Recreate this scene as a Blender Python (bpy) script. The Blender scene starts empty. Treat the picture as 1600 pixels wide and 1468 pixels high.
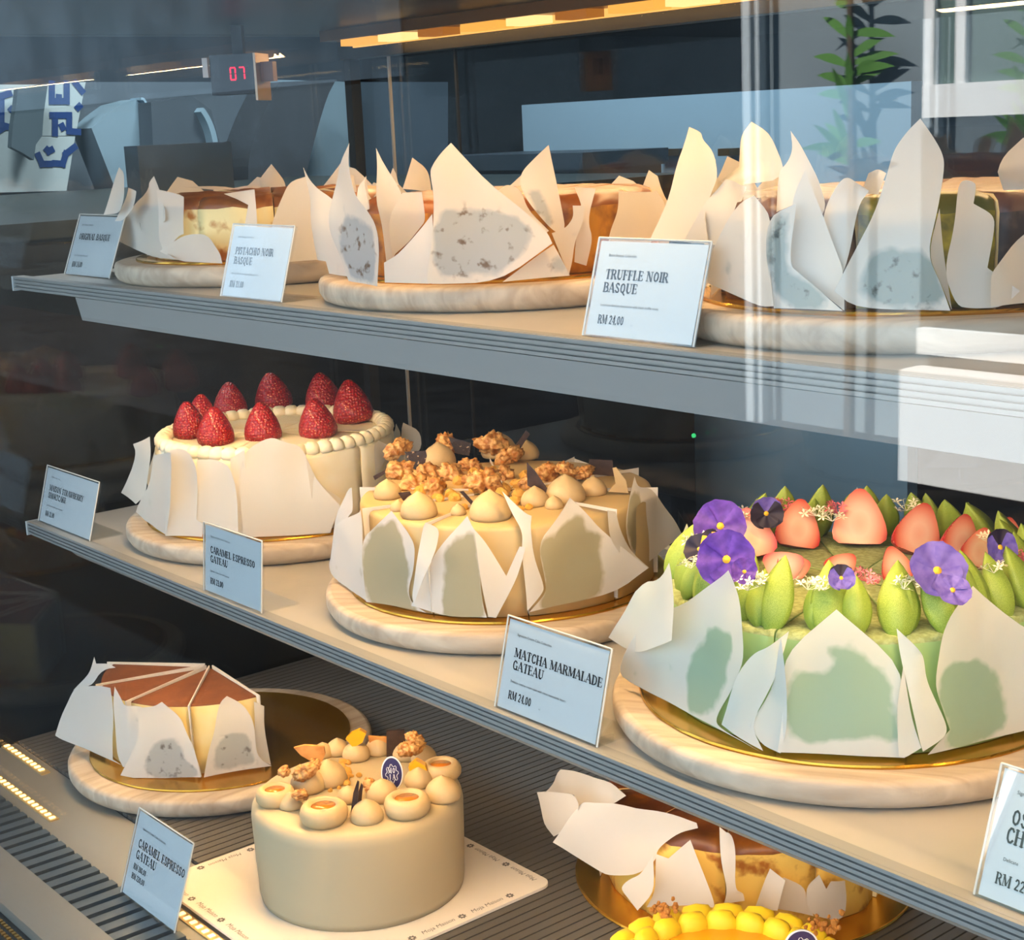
import bpy, bmesh, math, random
import numpy as np
from mathutils import Vector, Matrix, noise
from mathutils.geometry import delaunay_2d_cdt
random.seed(7)
SC = bpy.context.scene
COL = SC.collection
PI = math.pi

# ---------------------------------------------------------------- camera
F = 2450.0; CX, CY = 800.0, 734.0
_vx = np.array([-1250.0 - CX, 290.0 - CY]); _s = np.array([1.0, -0.045])
_t = -(F * F + _vx @ _vx) / (_vx @ _s); _vy = _vx + _t * _s
def _u(v):
    a = np.array([v[0], v[1], F]); return a / np.linalg.norm(a)
_ax = -_u(_vx); _ay = _u(_vy); _az = np.cross(_ax, _ay)
if _az[1] > 0: _az = -_az
RM = np.stack([_ax, _ay, _az])
def ray(p): return RM @ np.array([p[0] - CX, p[1] - CY, F])
def onz(p, z): r = ray(p); return r * (z / r[2])
def onx(p, x): r = ray(p); return r * (x / r[0])
def ony(p, y): r = ray(p); return r * (y / r[1])
cam = bpy.data.cameras.new('camera'); camo = bpy.data.objects.new('camera', cam); COL.objects.link(camo)
cam.sensor_fit = 'HORIZONTAL'; cam.sensor_width = 36; cam.lens = F * 36 / 1600; cam.clip_start = .01
M = Matrix.Identity(4)
for i in range(3):
    M[i][0] = RM[i, 0]; M[i][1] = -RM[i, 1]; M[i][2] = -RM[i, 2]
camo.matrix_world = M
SC.camera = camo

# ---------------------------------------------------------------- world, sun, exposure
W = bpy.data.worlds.new('sky'); SC.world = W; W.use_nodes = True
bg = W.node_tree.nodes['Background']; bg.inputs[0].default_value = (0.56, 0.78, 1.0, 1); bg.inputs[1].default_value = 3.3
sun = bpy.data.lights.new('sun', 'SUN'); sun.energy = 42; sun.angle = .01; sun.color = (1, .95, .88)
suno = bpy.data.objects.new('sun', sun); COL.objects.link(suno)
suno.rotation_euler = Vector((.25, -.6, -.75)).to_track_quat('-Z', 'Y').to_euler(); suno.location = (0, 3, 6)
SC.view_settings.view_transform = 'Standard'; SC.view_settings.look = 'None'
SC.view_settings.gamma = 1; SC.view_settings.use_curve_mapping = False
SC.view_settings.exposure = 0.15
SC.cycles.use_denoising = True
SC.cycles.max_bounces = 7; SC.cycles.diffuse_bounces = 4; SC.cycles.glossy_bounces = 4; SC.cycles.transparent_max_bounces = 20; SC.cycles.sample_clamp_indirect = 6

# ---------------------------------------------------------------- materials
def C(h):
    h = h.lstrip('#'); o = []
    for i in (0, 2, 4):
        c = int(h[i:i + 2], 16) / 255; o.append(c / 12.92 if c <= .04045 else ((c + .055) / 1.055) ** 2.4)
    return (*o, 1)
MATS = {}
def mat(name, col, rough=.6, metal=0, col2=None, scale=20, lo=.4, hi=.6, bump=0, bscale=None, detail=4, spec=.5, sss=0, stretch=None, distort=0, coat=0):
    if name in MATS: return MATS[name]
    m = bpy.data.materials.new(name); m.use_nodes = True; nt = m.node_tree; N = nt.nodes; L = nt.links
    b = N['Principled BSDF']
    b.inputs['Base Color'].default_value = C(col); b.inputs['Roughness'].default_value = rough; b.inputs['Metallic'].default_value = metal
    b.inputs['Specular IOR Level'].default_value = spec
    if coat: b.inputs['Coat Weight'].default_value = coat; b.inputs['Coat Roughness'].default_value = .1
    if sss: b.inputs['Subsurface Weight'].default_value = sss; b.inputs['Subsurface Radius'].default_value = (.006, .004, .002); b.inputs['Subsurface Scale'].default_value = 1
    tc = N.new('ShaderNodeTexCoord'); src = tc.outputs['Object']
    if stretch:
        mp = N.new('ShaderNodeMapping'); mp.inputs['Scale'].default_value = stretch; L.new(src, mp.inputs[0]); src = mp.outputs[0]
    if col2:
        n = N.new('ShaderNodeTexNoise'); n.inputs['Scale'].default_value = scale; n.inputs['Detail'].default_value = detail; n.inputs['Distortion'].default_value = distort
        L.new(src, n.inputs['Vector'])
        r = N.new('ShaderNodeValToRGB'); r.color_ramp.elements[0].position = lo; r.color_ramp.elements[1].position = hi
        r.color_ramp.elements[0].color = C(col); r.color_ramp.elements[1].color = C(col2)
        L.new(n.outputs['Fac'], r.inputs[0]); L.new(r.outputs[0], b.inputs['Base Color'])
    if bump:
        n2 = N.new('ShaderNodeTexNoise'); n2.inputs['Scale'].default_value = bscale or scale; n2.inputs['Detail'].default_value = 3
        L.new(src, n2.inputs['Vector'])
        bp = N.new('ShaderNodeBump'); bp.inputs['Strength'].default_value = bump; bp.inputs['Distance'].default_value = .002
        L.new(n2.outputs['Fac'], bp.inputs['Height']); L.new(bp.outputs[0], b.inputs['Normal'])
    MATS[name] = m; return m
def emis(name, col, s):
    if name in MATS: return MATS[name]
    m = bpy.data.materials.new(name); m.use_nodes = True; N = m.node_tree.nodes; b = N['Principled BSDF']
    b.inputs['Base Color'].default_value = (0, 0, 0, 1); b.inputs['Emission Color'].default_value = C(col); b.inputs['Emission Strength'].default_value = s
    MATS[name] = m; return m
def glassmat(name, tint=(1, 1, 1, 1), ior=1.5, rough=0.0, edge=1.0):
    if name in MATS: return MATS[name]
    m = bpy.data.materials.new(name); m.use_nodes = True; nt = m.node_tree; N = nt.nodes; L = nt.links
    for n in list(N):
        if n.type != 'OUTPUT_MATERIAL': N.remove(n)
    out = [n for n in N if n.type == 'OUTPUT_MATERIAL'][0]
    t = N.new('ShaderNodeBsdfTransparent'); t.inputs[0].default_value = tint
    g = N.new('ShaderNodeBsdfGlossy'); g.inputs['Roughness'].default_value = rough
    f = N.new('ShaderNodeFresnel'); ge = N.new('ShaderNodeNewGeometry'); io = N.new('ShaderNodeMath'); io.operation = 'MULTIPLY_ADD'; io.inputs[1].default_value = 1 / ior - ior; io.inputs[2].default_value = ior
    L.new(ge.outputs['Backfacing'], io.inputs[0]); L.new(io.outputs[0], f.inputs[0])
    mx = N.new('ShaderNodeMixShader'); L.new(f.outputs[0], mx.inputs[0]); L.new(t.outputs[0], mx.inputs[1]); L.new(g.outputs[0], mx.inputs[2]); L.new(mx.outputs[0], out.inputs[0])
    MATS[name] = m; return m
def papermat(name, col='#f3ece0', stain='#c9cdb4', transl=.38, speck=None):
    """parchment: diffuse + translucent, darker and clearer where it sticks to the cake (vertex attribute 'stain')"""
    if name in MATS: return MATS[name]
    m = bpy.data.materials.new(name); m.use_nodes = True; nt = m.node_tree; N = nt.nodes; L = nt.links
    for n in list(N):
        if n.type != 'OUTPUT_MATERIAL': N.remove(n)
    out = [n for n in N if n.type == 'OUTPUT_MATERIAL'][0]
    at = N.new('ShaderNodeAttribute'); at.attribute_name = 'stain'
    tc = N.new('ShaderNodeTexCoord'); nz = N.new('ShaderNodeTexNoise'); nz.inputs['Scale'].default_value = 60; nz.inputs['Detail'].default_value = 3; L.new(tc.outputs['Object'], nz.inputs['Vector'])
    ad = N.new('ShaderNodeMath'); ad.operation = 'MULTIPLY_ADD'; ad.inputs[1].default_value = 1.5; ad.inputs[2].default_value = -.72; L.new(nz.outputs['Fac'], ad.inputs[0])
    ad2 = N.new('ShaderNodeMath'); ad2.operation = 'ADD'; L.new(at.outputs['Fac'], ad2.inputs[0]); L.new(ad.outputs[0], ad2.inputs[1])
    rp = N.new('ShaderNodeValToRGB'); rp.color_ramp.elements[0].position = .30; rp.color_ramp.elements[1].position = .72; L.new(ad2.outputs[0], rp.inputs[0])
    mc = N.new('ShaderNodeMix'); mc.data_type = 'RGBA'; L.new(rp.outputs[0], mc.inputs['Factor'])
    mc.inputs['A'].default_value = C(col); mc.inputs['B'].default_value = C(stain)
    colout = mc.outputs['Result']
    if speck:
        n2 = N.new('ShaderNodeTexNoise'); n2.inputs['Scale'].default_value = 110; n2.inputs['Detail'].default_value = 5; L.new(tc.outputs['Object'], n2.inputs['Vector'])
        r2 = N.new('ShaderNodeValToRGB'); r2.color_ramp.elements[0].position = .58; r2.color_ramp.elements[1].position = .68; L.new(n2.outputs['Fac'], r2.inputs[0])
        mm = N.new('ShaderNodeMath'); mm.operation = 'MULTIPLY'; L.new(r2.outputs[0], mm.inputs[0]); L.new(at.outputs['Fac'], mm.inputs[1])
        m2 = N.new('ShaderNodeMix'); m2.data_type = 'RGBA'; L.new(mm.outputs[0], m2.inputs['Factor']); L.new(colout, m2.inputs['A']); m2.inputs['B'].default_value = C(speck); colout = m2.outputs['Result']
    d = N.new('ShaderNodeBsdfDiffuse'); t = N.new('ShaderNodeBsdfTranslucent'); L.new(colout, d.inputs[0]); L.new(colout, t.inputs[0])
    bn = N.new('ShaderNodeTexNoise'); bn.inputs['Scale'].default_value = 35; bn.inputs['Detail'].default_value = 2; L.new(tc.outputs['Object'], bn.inputs['Vector'])
    bp = N.new('ShaderNodeBump'); bp.inputs['Strength'].default_value = .25; bp.inputs['Distance'].default_value = .003; L.new(bn.outputs['Fac'], bp.inputs['Height'])
    L.new(bp.outputs[0], d.inputs['Normal'])
    mx = N.new('ShaderNodeMixShader'); mx.inputs[0].default_value = transl; L.new(d.outputs[0], mx.inputs[1]); L.new(t.outputs[0], mx.inputs[2])
    g = N.new('ShaderNodeBsdfGlossy'); g.inputs['Roughness'].default_value = .35; L.new(bp.outputs[0], g.inputs['Normal'])
    m3 = N.new('ShaderNodeMixShader'); m3.inputs[0].default_value = .03; L.new(mx.outputs[0], m3.inputs[1]); L.new(g.outputs[0], m3.inputs[2])
    L.new(m3.outputs[0], out.inputs[0]); MATS[name] = m; return m

# ---------------------------------------------------------------- object helpers
WL = {}
def wl(o): return WL.get(o.name, Vector((0, 0, 0))) if o else Vector((0, 0, 0))
def tag(o, label=None, cat=None, group=None, kind=None):
    if label: o['label'] = label
    if cat: o['category'] = cat
    if group: o['group'] = group
    if kind: o['kind'] = kind
    return o
def thing(name, loc, label, cat, group=None):
    o = bpy.data.objects.new(name, None); COL.objects.link(o); o.location = loc; o.empty_display_size = .02
    WL[o.name] = Vector(loc); return tag(o, label, cat, group)
def place(o, parent, world):
    w = Vector(world); WL[o.name] = w
    if parent: o.parent = parent; o.location = w - wl(parent)
    else: o.location = w
    return o
def mk(name, verts, faces, m, parent=None, smooth=False, origin=None, mi=None):
    """one mesh object from world-space vertices; the origin is the parent's origin unless given"""
    o0 = Vector(origin) if origin is not None else (wl(parent) if parent else Vector((0, 0, 0)))
    me = bpy.data.meshes.new(name)
    me.from_pydata([tuple(Vector(v) - o0) for v in verts], [], faces)
    for mm in (m if isinstance(m, (list, tuple)) else [m]): me.materials.append(mm)
    if mi: me.polygons.foreach_set('material_index', mi)
    if smooth: me.polygons.foreach_set('use_smooth', [True] * len(me.polygons))
    me.update()
    ob = bpy.data.objects.new(name, me); COL.objects.link(ob)
    return place(ob, parent, o0)
def inst(name, me, parent, world, rot=(0, 0, 0), scale=(1, 1, 1)):
    ob = bpy.data.objects.new(name, me); COL.objects.link(ob); place(ob, parent, world)
    ob.rotation_euler = rot; ob.scale = (scale,) * 3 if isinstance(scale, (int, float)) else scale
    return ob
class MB:
    def __init__(s): s.v = []; s.f = []; s.mi = []
    def add(s, v, f, k=0):
        n = len(s.v); s.v += [tuple(x) for x in v]; s.f += [tuple(i + n for i in q) for q in f]; s.mi += [k] * len(f); return s
    def box(s, x0, x1, y0, y1, z0, z1, k=0):
        return s.add([(x, y, z) for z in (z0, z1) for y in (y0, y1) for x in (x0, x1)],
                     [(0, 2, 3, 1), (4, 5, 7, 6), (0, 1, 5, 4), (2, 6, 7, 3), (0, 4, 6, 2), (1, 3, 7, 5)], k)
    def obox(s, c, ex, ey, ez, k=0):
        c, ex, ey, ez = map(Vector, (c, ex, ey, ez))
        return s.add([c + a * ex + b * ey + d * ez for d in (-1, 1) for b in (-1, 1) for a in (-1, 1)],
                     [(0, 2, 3, 1), (4, 5, 7, 6), (0, 1, 5, 4), (2, 6, 7, 3), (0, 4, 6, 2), (1, 3, 7, 5)], k)
    def lathe(s, c, prof, n=48, k=0, wob=None):
        v = []; f = []
        for j, (r, z) in enumerate(prof):
            for i in range(n):
                a = 2 * PI * i / n; rr = r * (1 + (wob(a, j) if wob else 0))
                v.append((c[0] + rr * math.cos(a), c[1] + rr * math.sin(a), c[2] + z))
        for j in range(len(prof) - 1):
            for i in range(n):
                f.append((j * n + i, j * n + (i + 1) % n, (j + 1) * n + (i + 1) % n, (j + 1) * n + i))
        f.append(tuple(range(n))[::-1]); f.append(tuple((len(prof) - 1) * n + i for i in range(n)))
        return s.add(v, f, k)
    def tube(s, pts, r, n=6, k=0):
        pts = [Vector(p) for p in pts]; v = []; f = []
        for j, p in enumerate(pts):
            d = (pts[min(j + 1, len(pts) - 1)] - pts[max(j - 1, 0)]).normalized()
            a = d.orthogonal().normalized(); b = d.cross(a); rr = r[j] if isinstance(r, (list, tuple)) else r
            for i in range(n): v.append(p + rr * (math.cos(2 * PI * i / n) * a + math.sin(2 * PI * i / n) * b))
        for j in range(len(pts) - 1):
            for i in range(n): f.append((j * n + i, j * n + (i + 1) % n, (j + 1) * n + (i + 1) % n, (j + 1) * n + i))
        f.append(tuple(range(n))[::-1]); f.append(tuple((len(pts) - 1) * n + i for i in range(n)))
        return s.add(v, f, k)
    def build(s, name, m, parent=None, smooth=False, origin=None):
        return mk(name, s.v, s.f, m, parent, smooth, origin, s.mi)
def boxo(name, x0, x1, y0, y1, z0, z1, m, parent=None): return MB().box(x0, x1, y0, y1, z0, z1).build(name, m, parent)
def struct(o): o['kind'] = 'structure'; return o
def prism(pts, axis_fn, thick_vec):
    """closed plate from a world-space outline and a thickness vector"""
    n = len(pts); t = Vector(thick_vec); P = [Vector(p) for p in pts]
    v = P + [p + t for p in P]; f = [tuple(range(n)), tuple(range(2 * n - 1, n - 1, -1))]
    f += [(i, i + n, (i + 1) % n + n, (i + 1) % n) for i in range(n)]
    return v, f

# ---------------------------------------------------------------- palette
steel = mat('brushed_steel', '#8e9ba3', .38, .6, '#a3aeb4', 60, stretch=(1, 30, 30))
edge_m = mat('grey_shelf_edge', '#9b9b97', .45, .3)
lip_m = mat('grey_light_rail', '#a3a29e', .5, .25)
plate_m = mat('shelf_plate', '#b3b0a9', .32, .3, '#bdb8af', 14)
dark_m = mat('black_panel', '#15181b', .45)
navy_m = mat('dark_navy_wall', '#0c1118', .7)
deck_m = mat('deck_steel', '#68645e', .5, .3)
frame_m = mat('aluminium_frame', '#b9b6ae', .4, .7)
wood_m = mat('pale_wood', '#ccbba4', .6, 0, '#a08d78', 7, .32, .74, bump=.1, bscale=80, stretch=(1.2, 12, 5), detail=7, distort=.8)
wood_side_m = wood_m
gold_m = mat('gold_foil', '#efbe50', .25, .9, '#d49a33', 6, bump=.05, bscale=40)
glass_m = glassmat('clear_glass', (1, 1, 1, 1), 1.52)
acry_m = glassmat('clear_acrylic', (.985, .99, .985, 1), 1.49)
card_m = mat('white_card', '#ccd3d6', .7)
ink_m = mat('dark_ink', '#23262b', .7)
grey_ink = mat('grey_ink', '#8d9094', .7)
led_m = emis('warm_led', '#ffc773', 25)
reflection_glow = emis('warm_reflection_glow', '#ffc878', 6)

XE, YB, ZC = -1.655, 1.115, .118          # end glass, back plane, case ceiling
XR = .25
YG = .415                                  # front glass
ZT, ZM, ZB = -.133, -.401, -.65            # shelf tops
BOARD_T = .0195; GOLD_T = .0025

# ================================================================ SETTING
struct(boxo('floor', -24, 8, -1.2, 3.4, -1.56, -1.5, mat('shop_floor', '#17191b', .8, spec=.1)))
struct(boxo('ceiling', -24, 3, -1.0, 3.4, 1.1, 1.2, mat('shop_ceiling', '#3d4348', .8)))
struct(boxo('wall_back', -5, 3, 3.3, 3.4, -1.5, 1.1, navy_m))
struct(boxo('wall_left', -5, -4.9, .6, 3.3, -1.5, 1.1, mat('slate_wall', '#56626b', .8)))
struct(boxo('wall_right', 2.9, 3, -.6, 3.3, -1.5, 1.1, navy_m))
struct(boxo('wall_front', -5, -1.75, .50, .60, -1.5, 1.1, mat('slate_wall', '#56626b', .8)))

# street outside, seen only as reflections in the front glass
struct(boxo('pavement', -24, 8, -6, -1.2001, -1.60, -1.5, mat('dark_paving', '#121315', .9, 0, '#17181a', 5, spec=0)))
struct(boxo('wall_facade', -24, -5.32, -5.4, -5.1, -1.5, 2.0, mat('facade_dark', '#171d21', .85, 0, '#12171a', 1.2, spec=0)))
struct(boxo('trim_1', -24, -8.2, -5.1, -5.08, .34, 2.0, mat('slate_cladding', '#323e48', .85, 0, '#2a353e', 2, spec=0)))
struct(boxo('wall_facade_light', -5.32, -1.0, -5.4, -5.1, -1.5, 2.0, mat('facade_render', '#7d8b92', .85, 0, '#6d7a82', 1.2)))
def street():
    whi = mat('white_paint', '#f4f5f4', .6); dk = mat('dark_shopfront', '#1b2226', .3)
    def fp(p, y=-5.1):                      # where a reflected pixel meets the facade
        d = ray(p); g = d * (YG / d[1]); s = (YG - y) / d[1]; return g + s * np.array([d[0], -d[1], d[2]])
    y = -5.1
    a = fp((1455, 140)); b = fp((1640, 0))
    t = thing('street_window', (a[0] + .4, y, a[2]), 'white framed building window reflected in the upper right of the glass', 'window')
    m = MB()
    x0, x1, z0, z1 = a[0], a[0] + .95, a[2] + .02, a[2] + .95
    for xx in (x0, x0 + .16, x0 + .50, x1 - .05): m.box(xx, xx + .05, y, y + .05, z0, z1)
    m.box(x0, x1, y + .001, y + .055, z0 - .14, z0); m.box(x0, x1, y, y + .06, z1 - .05, z1)
    m.build('window_frame', whi, t)
    MB().box(x0 + .03, x1 - .03, y - .001, y + .02, z0, z1).build('pane', mat('street_pane', '#5d6f6a', .25), t)
    o = boxo('shop_opening', a[0] - .02, a[0] + 1.0, y + .001, y + .03, -1.0, a[2] - .16, dk); tag(o, 'dark shop opening below the reflected white window', 'shopfront')
    yb = -4.5; a1 = fp((1434, 512), yb); a2 = fp((1434, 552), yb); b1 = fp((1432, 572), yb); x0 = a1[0]
    t = thing('white_bench', (x0 + .5, yb - .1, -1.5), 'sunlit white street bench reflected at the right edge of the glass', 'bench')
    MB().box(x0, x0 + 1.2, yb - .05, yb, a2[2], a1[2]).build('backrest', whi, t)
    MB().box(x0 + .02, x0 + 1.18, yb - .10, yb - .051, -1.5, a1[2] - .02).build('support', mat('bench_grey', '#5a6268', .7), t)
    MB().box(x0 - .01, x0 + 1.2, yb - .045, yb + .10, -1.5, b1[2]).build('plinth', whi, t)
    # pale posts
    for k, (px, w) in enumerate(((1186, .05), (1206, .022))):
        q = fp((px, 400)); tag(boxo('street_post', q[0], q[0] + w, -5.05, -5.0, -1.5, 1.95, mat('post_grey', '#aab4ba', .6)), ('wider' if k == 0 else 'thinner') + ' pale street post reflected as a vertical stripe', 'post', 'street posts')
    # a tall leafy plant
    t = thing('street_plant', (fp((1350, 300))[0], -5.0, -1.5), 'tall green street plant reflected in the upper glass', 'plant')
    g1 = mat('plant_green', '#4c7a2c', .5)
    bx = fp((1350, 300))[0]
    MB().tube([(bx, -5.0, -1.5), (bx + .02, -5.0, -.3), (bx, -5.0, .6)], [.03, .025, .015]).build('stem', mat('bark', '#4a3b2a', .8), t)
    rnd = random.Random(3)
    for i in range(34):
        a = rnd.uniform(0, 2 * PI); z = rnd.uniform(-.25, .7); L_ = rnd.uniform(.16, .32); w = .022
        d = Vector((math.cos(a), .12 * math.sin(a), rnd.uniform(.1, .9))).normalized(); s_ = d.cross(Vector((0, 1, 0))).normalized()
        p = Vector((bx, -5.0, z)); v = []; n = 7
        for j in range(n):
            u = j / (n - 1); ww = w * math.sin(PI * min(1, u * .95 + .05)) ; q = p + d * L_ * u + Vector((0, 0, -.25 * u * u * L_))
            v += [q - s_ * ww, q + s_ * ww]
        mk('leaf', v, [(2 * j, 2 * j + 1, 2 * j + 3, 2 * j + 2) for j in range(n - 1)], g1, t)
street()

# ================================================================ DISPLAY CASE
case = thing('display_case', (-.7, .75, -1.5), 'refrigerated glass display case with steel deck and dark frame around all the cakes', 'display case')
boxo('cabinet_base', XE - .03, XR, .42, YB + .03, -1.5, ZB - .05, dark_m, case)
boxo('ceiling_panel', XE - .03, XR, .40, YB + .03, ZC, ZC + .05, mat('case_ceiling', '#30383e', .35, .3), case)
boxo('deck_pan', XE, XR, .60, YB, ZB - .05, ZB - .006, mat('deck_dark', '#3a3937', .5, .3), case)
boxo('front_glass', XE, XR, YG - .006, YG, ZB - .05, ZC, glass_m, case)
boxo('end_glass', XE - .006, XE, YG, YB, ZB - .05, ZC, glass_m, case)
# deck slats (running front to back)
sl = MB().box(-.0044, .0044, -(YB - .605) / 2, (YB - .605) / 2, -.004, 0)
sm = None
n = int((XR - XE) / .0105)
for i in range(n):
    x = XE + .006 + i * .0105
    if sm is None:
        o = sl.build('deck_slat', deck_m, case, origin=(0, 0, 0)); sm = o.data
        place(o, case, (x, (.605 + YB) / 2, ZB - .0005))
    elif x < -.2: inst('deck_slat', sm, case, (x, (.605 + YB) / 2, ZB - .0005))
# front rails
boxo('deck_rail', XE, XR, .532, .603, ZB - .02, ZB - .0032, mat('rail_steel', '#a39f96', .4, .5), case)
boxo('deck_rail', XE, XR, .440, .4845, ZB - .02, ZB - .0012, MATS['rail_steel'], case)
boxo('deck_rail', XE, XR, .421, .440, ZB - .03, ZB - .012, dark_m, case)
boxo('grille_tray', XE, XR, .484, .533, ZB - .045, ZB - .035, dark_m, case)
# grille fins
fm = None
for i in range(76):
    x = XE + .01 + i * .0185
    if x > -.3: break
    if fm is None:
        b = MB(); b.box(-.0058, .0058, .4845, .532, -.006, 0); o = b.build('grille_fin', mat('fin_steel', '#66727a', .4, .5), case, origin=(0, 0, 0)); fm = o.data
        place(o, case, (x, 0, ZB - .0012))
    else: inst('grille_fin', fm, case, (x, 0, ZB - .0012))
# LED reflections on the front rail, built as strips that glow themselves
def led_reflection(x0, x1, y, w):
    o = boxo('led_reflection', x0, x1, y - w, y + w, ZB - .0034, ZB - .0018, mat('reflection_bed', '#c7ab74', .35, .4), case)
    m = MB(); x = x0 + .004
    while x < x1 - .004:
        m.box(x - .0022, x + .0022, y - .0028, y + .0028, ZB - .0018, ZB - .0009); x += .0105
    m.build('reflection_dots', reflection_glow, o)['kind'] = 'stuff'
for a in ((XE, -1.545, .5905), (-1.216, -.62, .5905), (XE, -1.425, .548), (-1.205, -.62, .548)): led_reflection(a[0], a[1], a[2], .005)
# perforated strip at the very front
pm = MB()
for i in range(150):
    for j in range(2):
        x = -1.5 + i * .006; y = .426 + j * .007; pm.box(x - .0017, x + .0017, y - .0017, y + .0017, ZB - .012, ZB - .0105)
pm.build('perforation_dots', mat('brass_dots', '#c69a4c', .35, .8), case)['kind'] = 'stuff'
# back: frames and panes of the sliding doors
for x, w in ((-1.575, .0032), (-1.445, .003), (-.12, .010)):
    boxo('door_stile', x - w / 2, x + w / 2, YB - .003, YB, ZB, ZC, frame_m if x < -1.5 else mat('dark_frame', '#22262a', .4, .5), case)
boxo('door_rail', XE, XR, YB - .02, YB + .004, ZC - .03, ZC, dark_m, case)
boxo('door_rail', XE, XR, YB - .008, YB + .004, ZB - .01, ZB + .02, dark_m, case)
boxo('back_glass', XE, XR, YB + .006, YB + .011, ZB, ZC, glassmat('tinted_glass', (.80, .86, .9, 1), 1.5), case)
for x in (-.20,): boxo('shelf_post', x - .009, x + .009, YB - .06, YB - .042, ZB - .02, ZC, dark_m, case)
boxo('corner_post', XE - .004, XE + .010, YB - .01, YB + .004, ZB - .05, ZC, dark_m, case)

LED_COL = (1.0, .64, .29)
def led_strip(parent, x0, x1, y, z, w, watts, tilt=0.0, dots=True):
    """a row of warm LEDs in an aluminium channel, with the light it gives"""
    ch = boxo('led_channel', x0, x1, y - w, y + w, z, z + .003, mat('led_channel', '#d8cdb8', .4, .5), parent)
    if dots:
        m = MB(); x = x0 + .01
        while x < x1 - .01:
            m.box(x - .003, x + .003, y - min(.002, w * .6), y + min(.002, w * .6), z - .0008, z); x += .016
        m.build('led_dots', led_m, ch)['kind'] = 'stuff'
    l = bpy.data.lights.new('led_light', 'AREA'); l.shape = 'RECTANGLE'; l.size = x1 - x0; l.size_y = w * 1.6; l.energy = watts; l.color = LED_COL
    o = bpy.data.objects.new('led_light', l); COL.objects.link(o); place(o, ch, ((x0 + x1) / 2, y, z - .002)); o.rotation_euler = (tilt, 0, 0)
# ceiling light at the back (in view) and one by the front glass
hb = MB().box(-1.60, XR, 1.035, 1.085, .106, ZC).build('light_housing', mat('housing_brown', '#6b5138', .35, .4), case)
for k in range(14):                                   # amber lens sections
    x = -1.56 + k * .075
    boxo('lens_section', x, x + (.045 if k % 3 else .06), 1.037, 1.060, .0985, .1058, emis('lens_glow%d' % (k % 3), ('#ffb14a', '#ffc980', '#e0862a')[k % 3], (1.1, 1.6, .5)[k % 3]), hb)
MB().box(-1.57, XR, 1.060, 1.064, .0975, .1058).build('lens_lip', emis('lip_glow', '#ffb45c', 1.3), hb)
led_strip(case, -1.56, XR, 1.075, .1025, .006, 6.5, tilt=-.55)
led_strip(case, -1.15, -.62, .640, .112, .006, 1.6, tilt=.35)

def shelf(name, z, y0, lip, lipx, label):
    t = thing(name, (-.7, .85, z - .012), label, 'shelf', 'display shelves')
    boxo('shelf_plate', -1.62, XR, y0 + .012, 1.035, z - .0085, z, plate_m, t)
    st = MB(); h = .0145
    st.box(-1.645, XR, y0 + .003, y0 + .012, z - h, z)
    e = st.build('edge_strip', edge_m, t)
    for k in range(4):
        boxo('edge_rib', -1.645, XR, y0 + .0005 * k * 0, y0 + .003, z - .0026 - k * .0037, z - .0002 - k * .0037, edge_m, e)
    boxo('strip_cap', -1.6475, -1.645, y0 - .001, y0 + .013, z - h - .001, z - .0001, mat('clear_cap', '#c9d3d6', .3), e)
    z1, z2 = z - h, z - lip
    v = [(-lipx, y0 + .001, z1), (XR, y0 + .001, z1), (XR, y0 + .006, z2), (-lipx, y0 + .006, z2)]
    w_, f_ = prism(v, None, (0, .0012, 0)); mk('light_rail', w_, f_, lip_m, t)
    led_strip(t, -lipx + .02, XR, y0 + .0125, z - .0125, .0026, 5.0 if z > -.2 else 4.0, tilt=.12)
    return t
sh_top = shelf('display_shelf', ZT, .655, .038, 1.493, 'upper grey-edged shelf carrying the three tall paper-wrapped basque cakes')
sh_mid = shelf('display_shelf', ZM, .640, .0195, 1.534, 'middle grey-edged shelf carrying the strawberry, walnut and green cakes')

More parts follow.
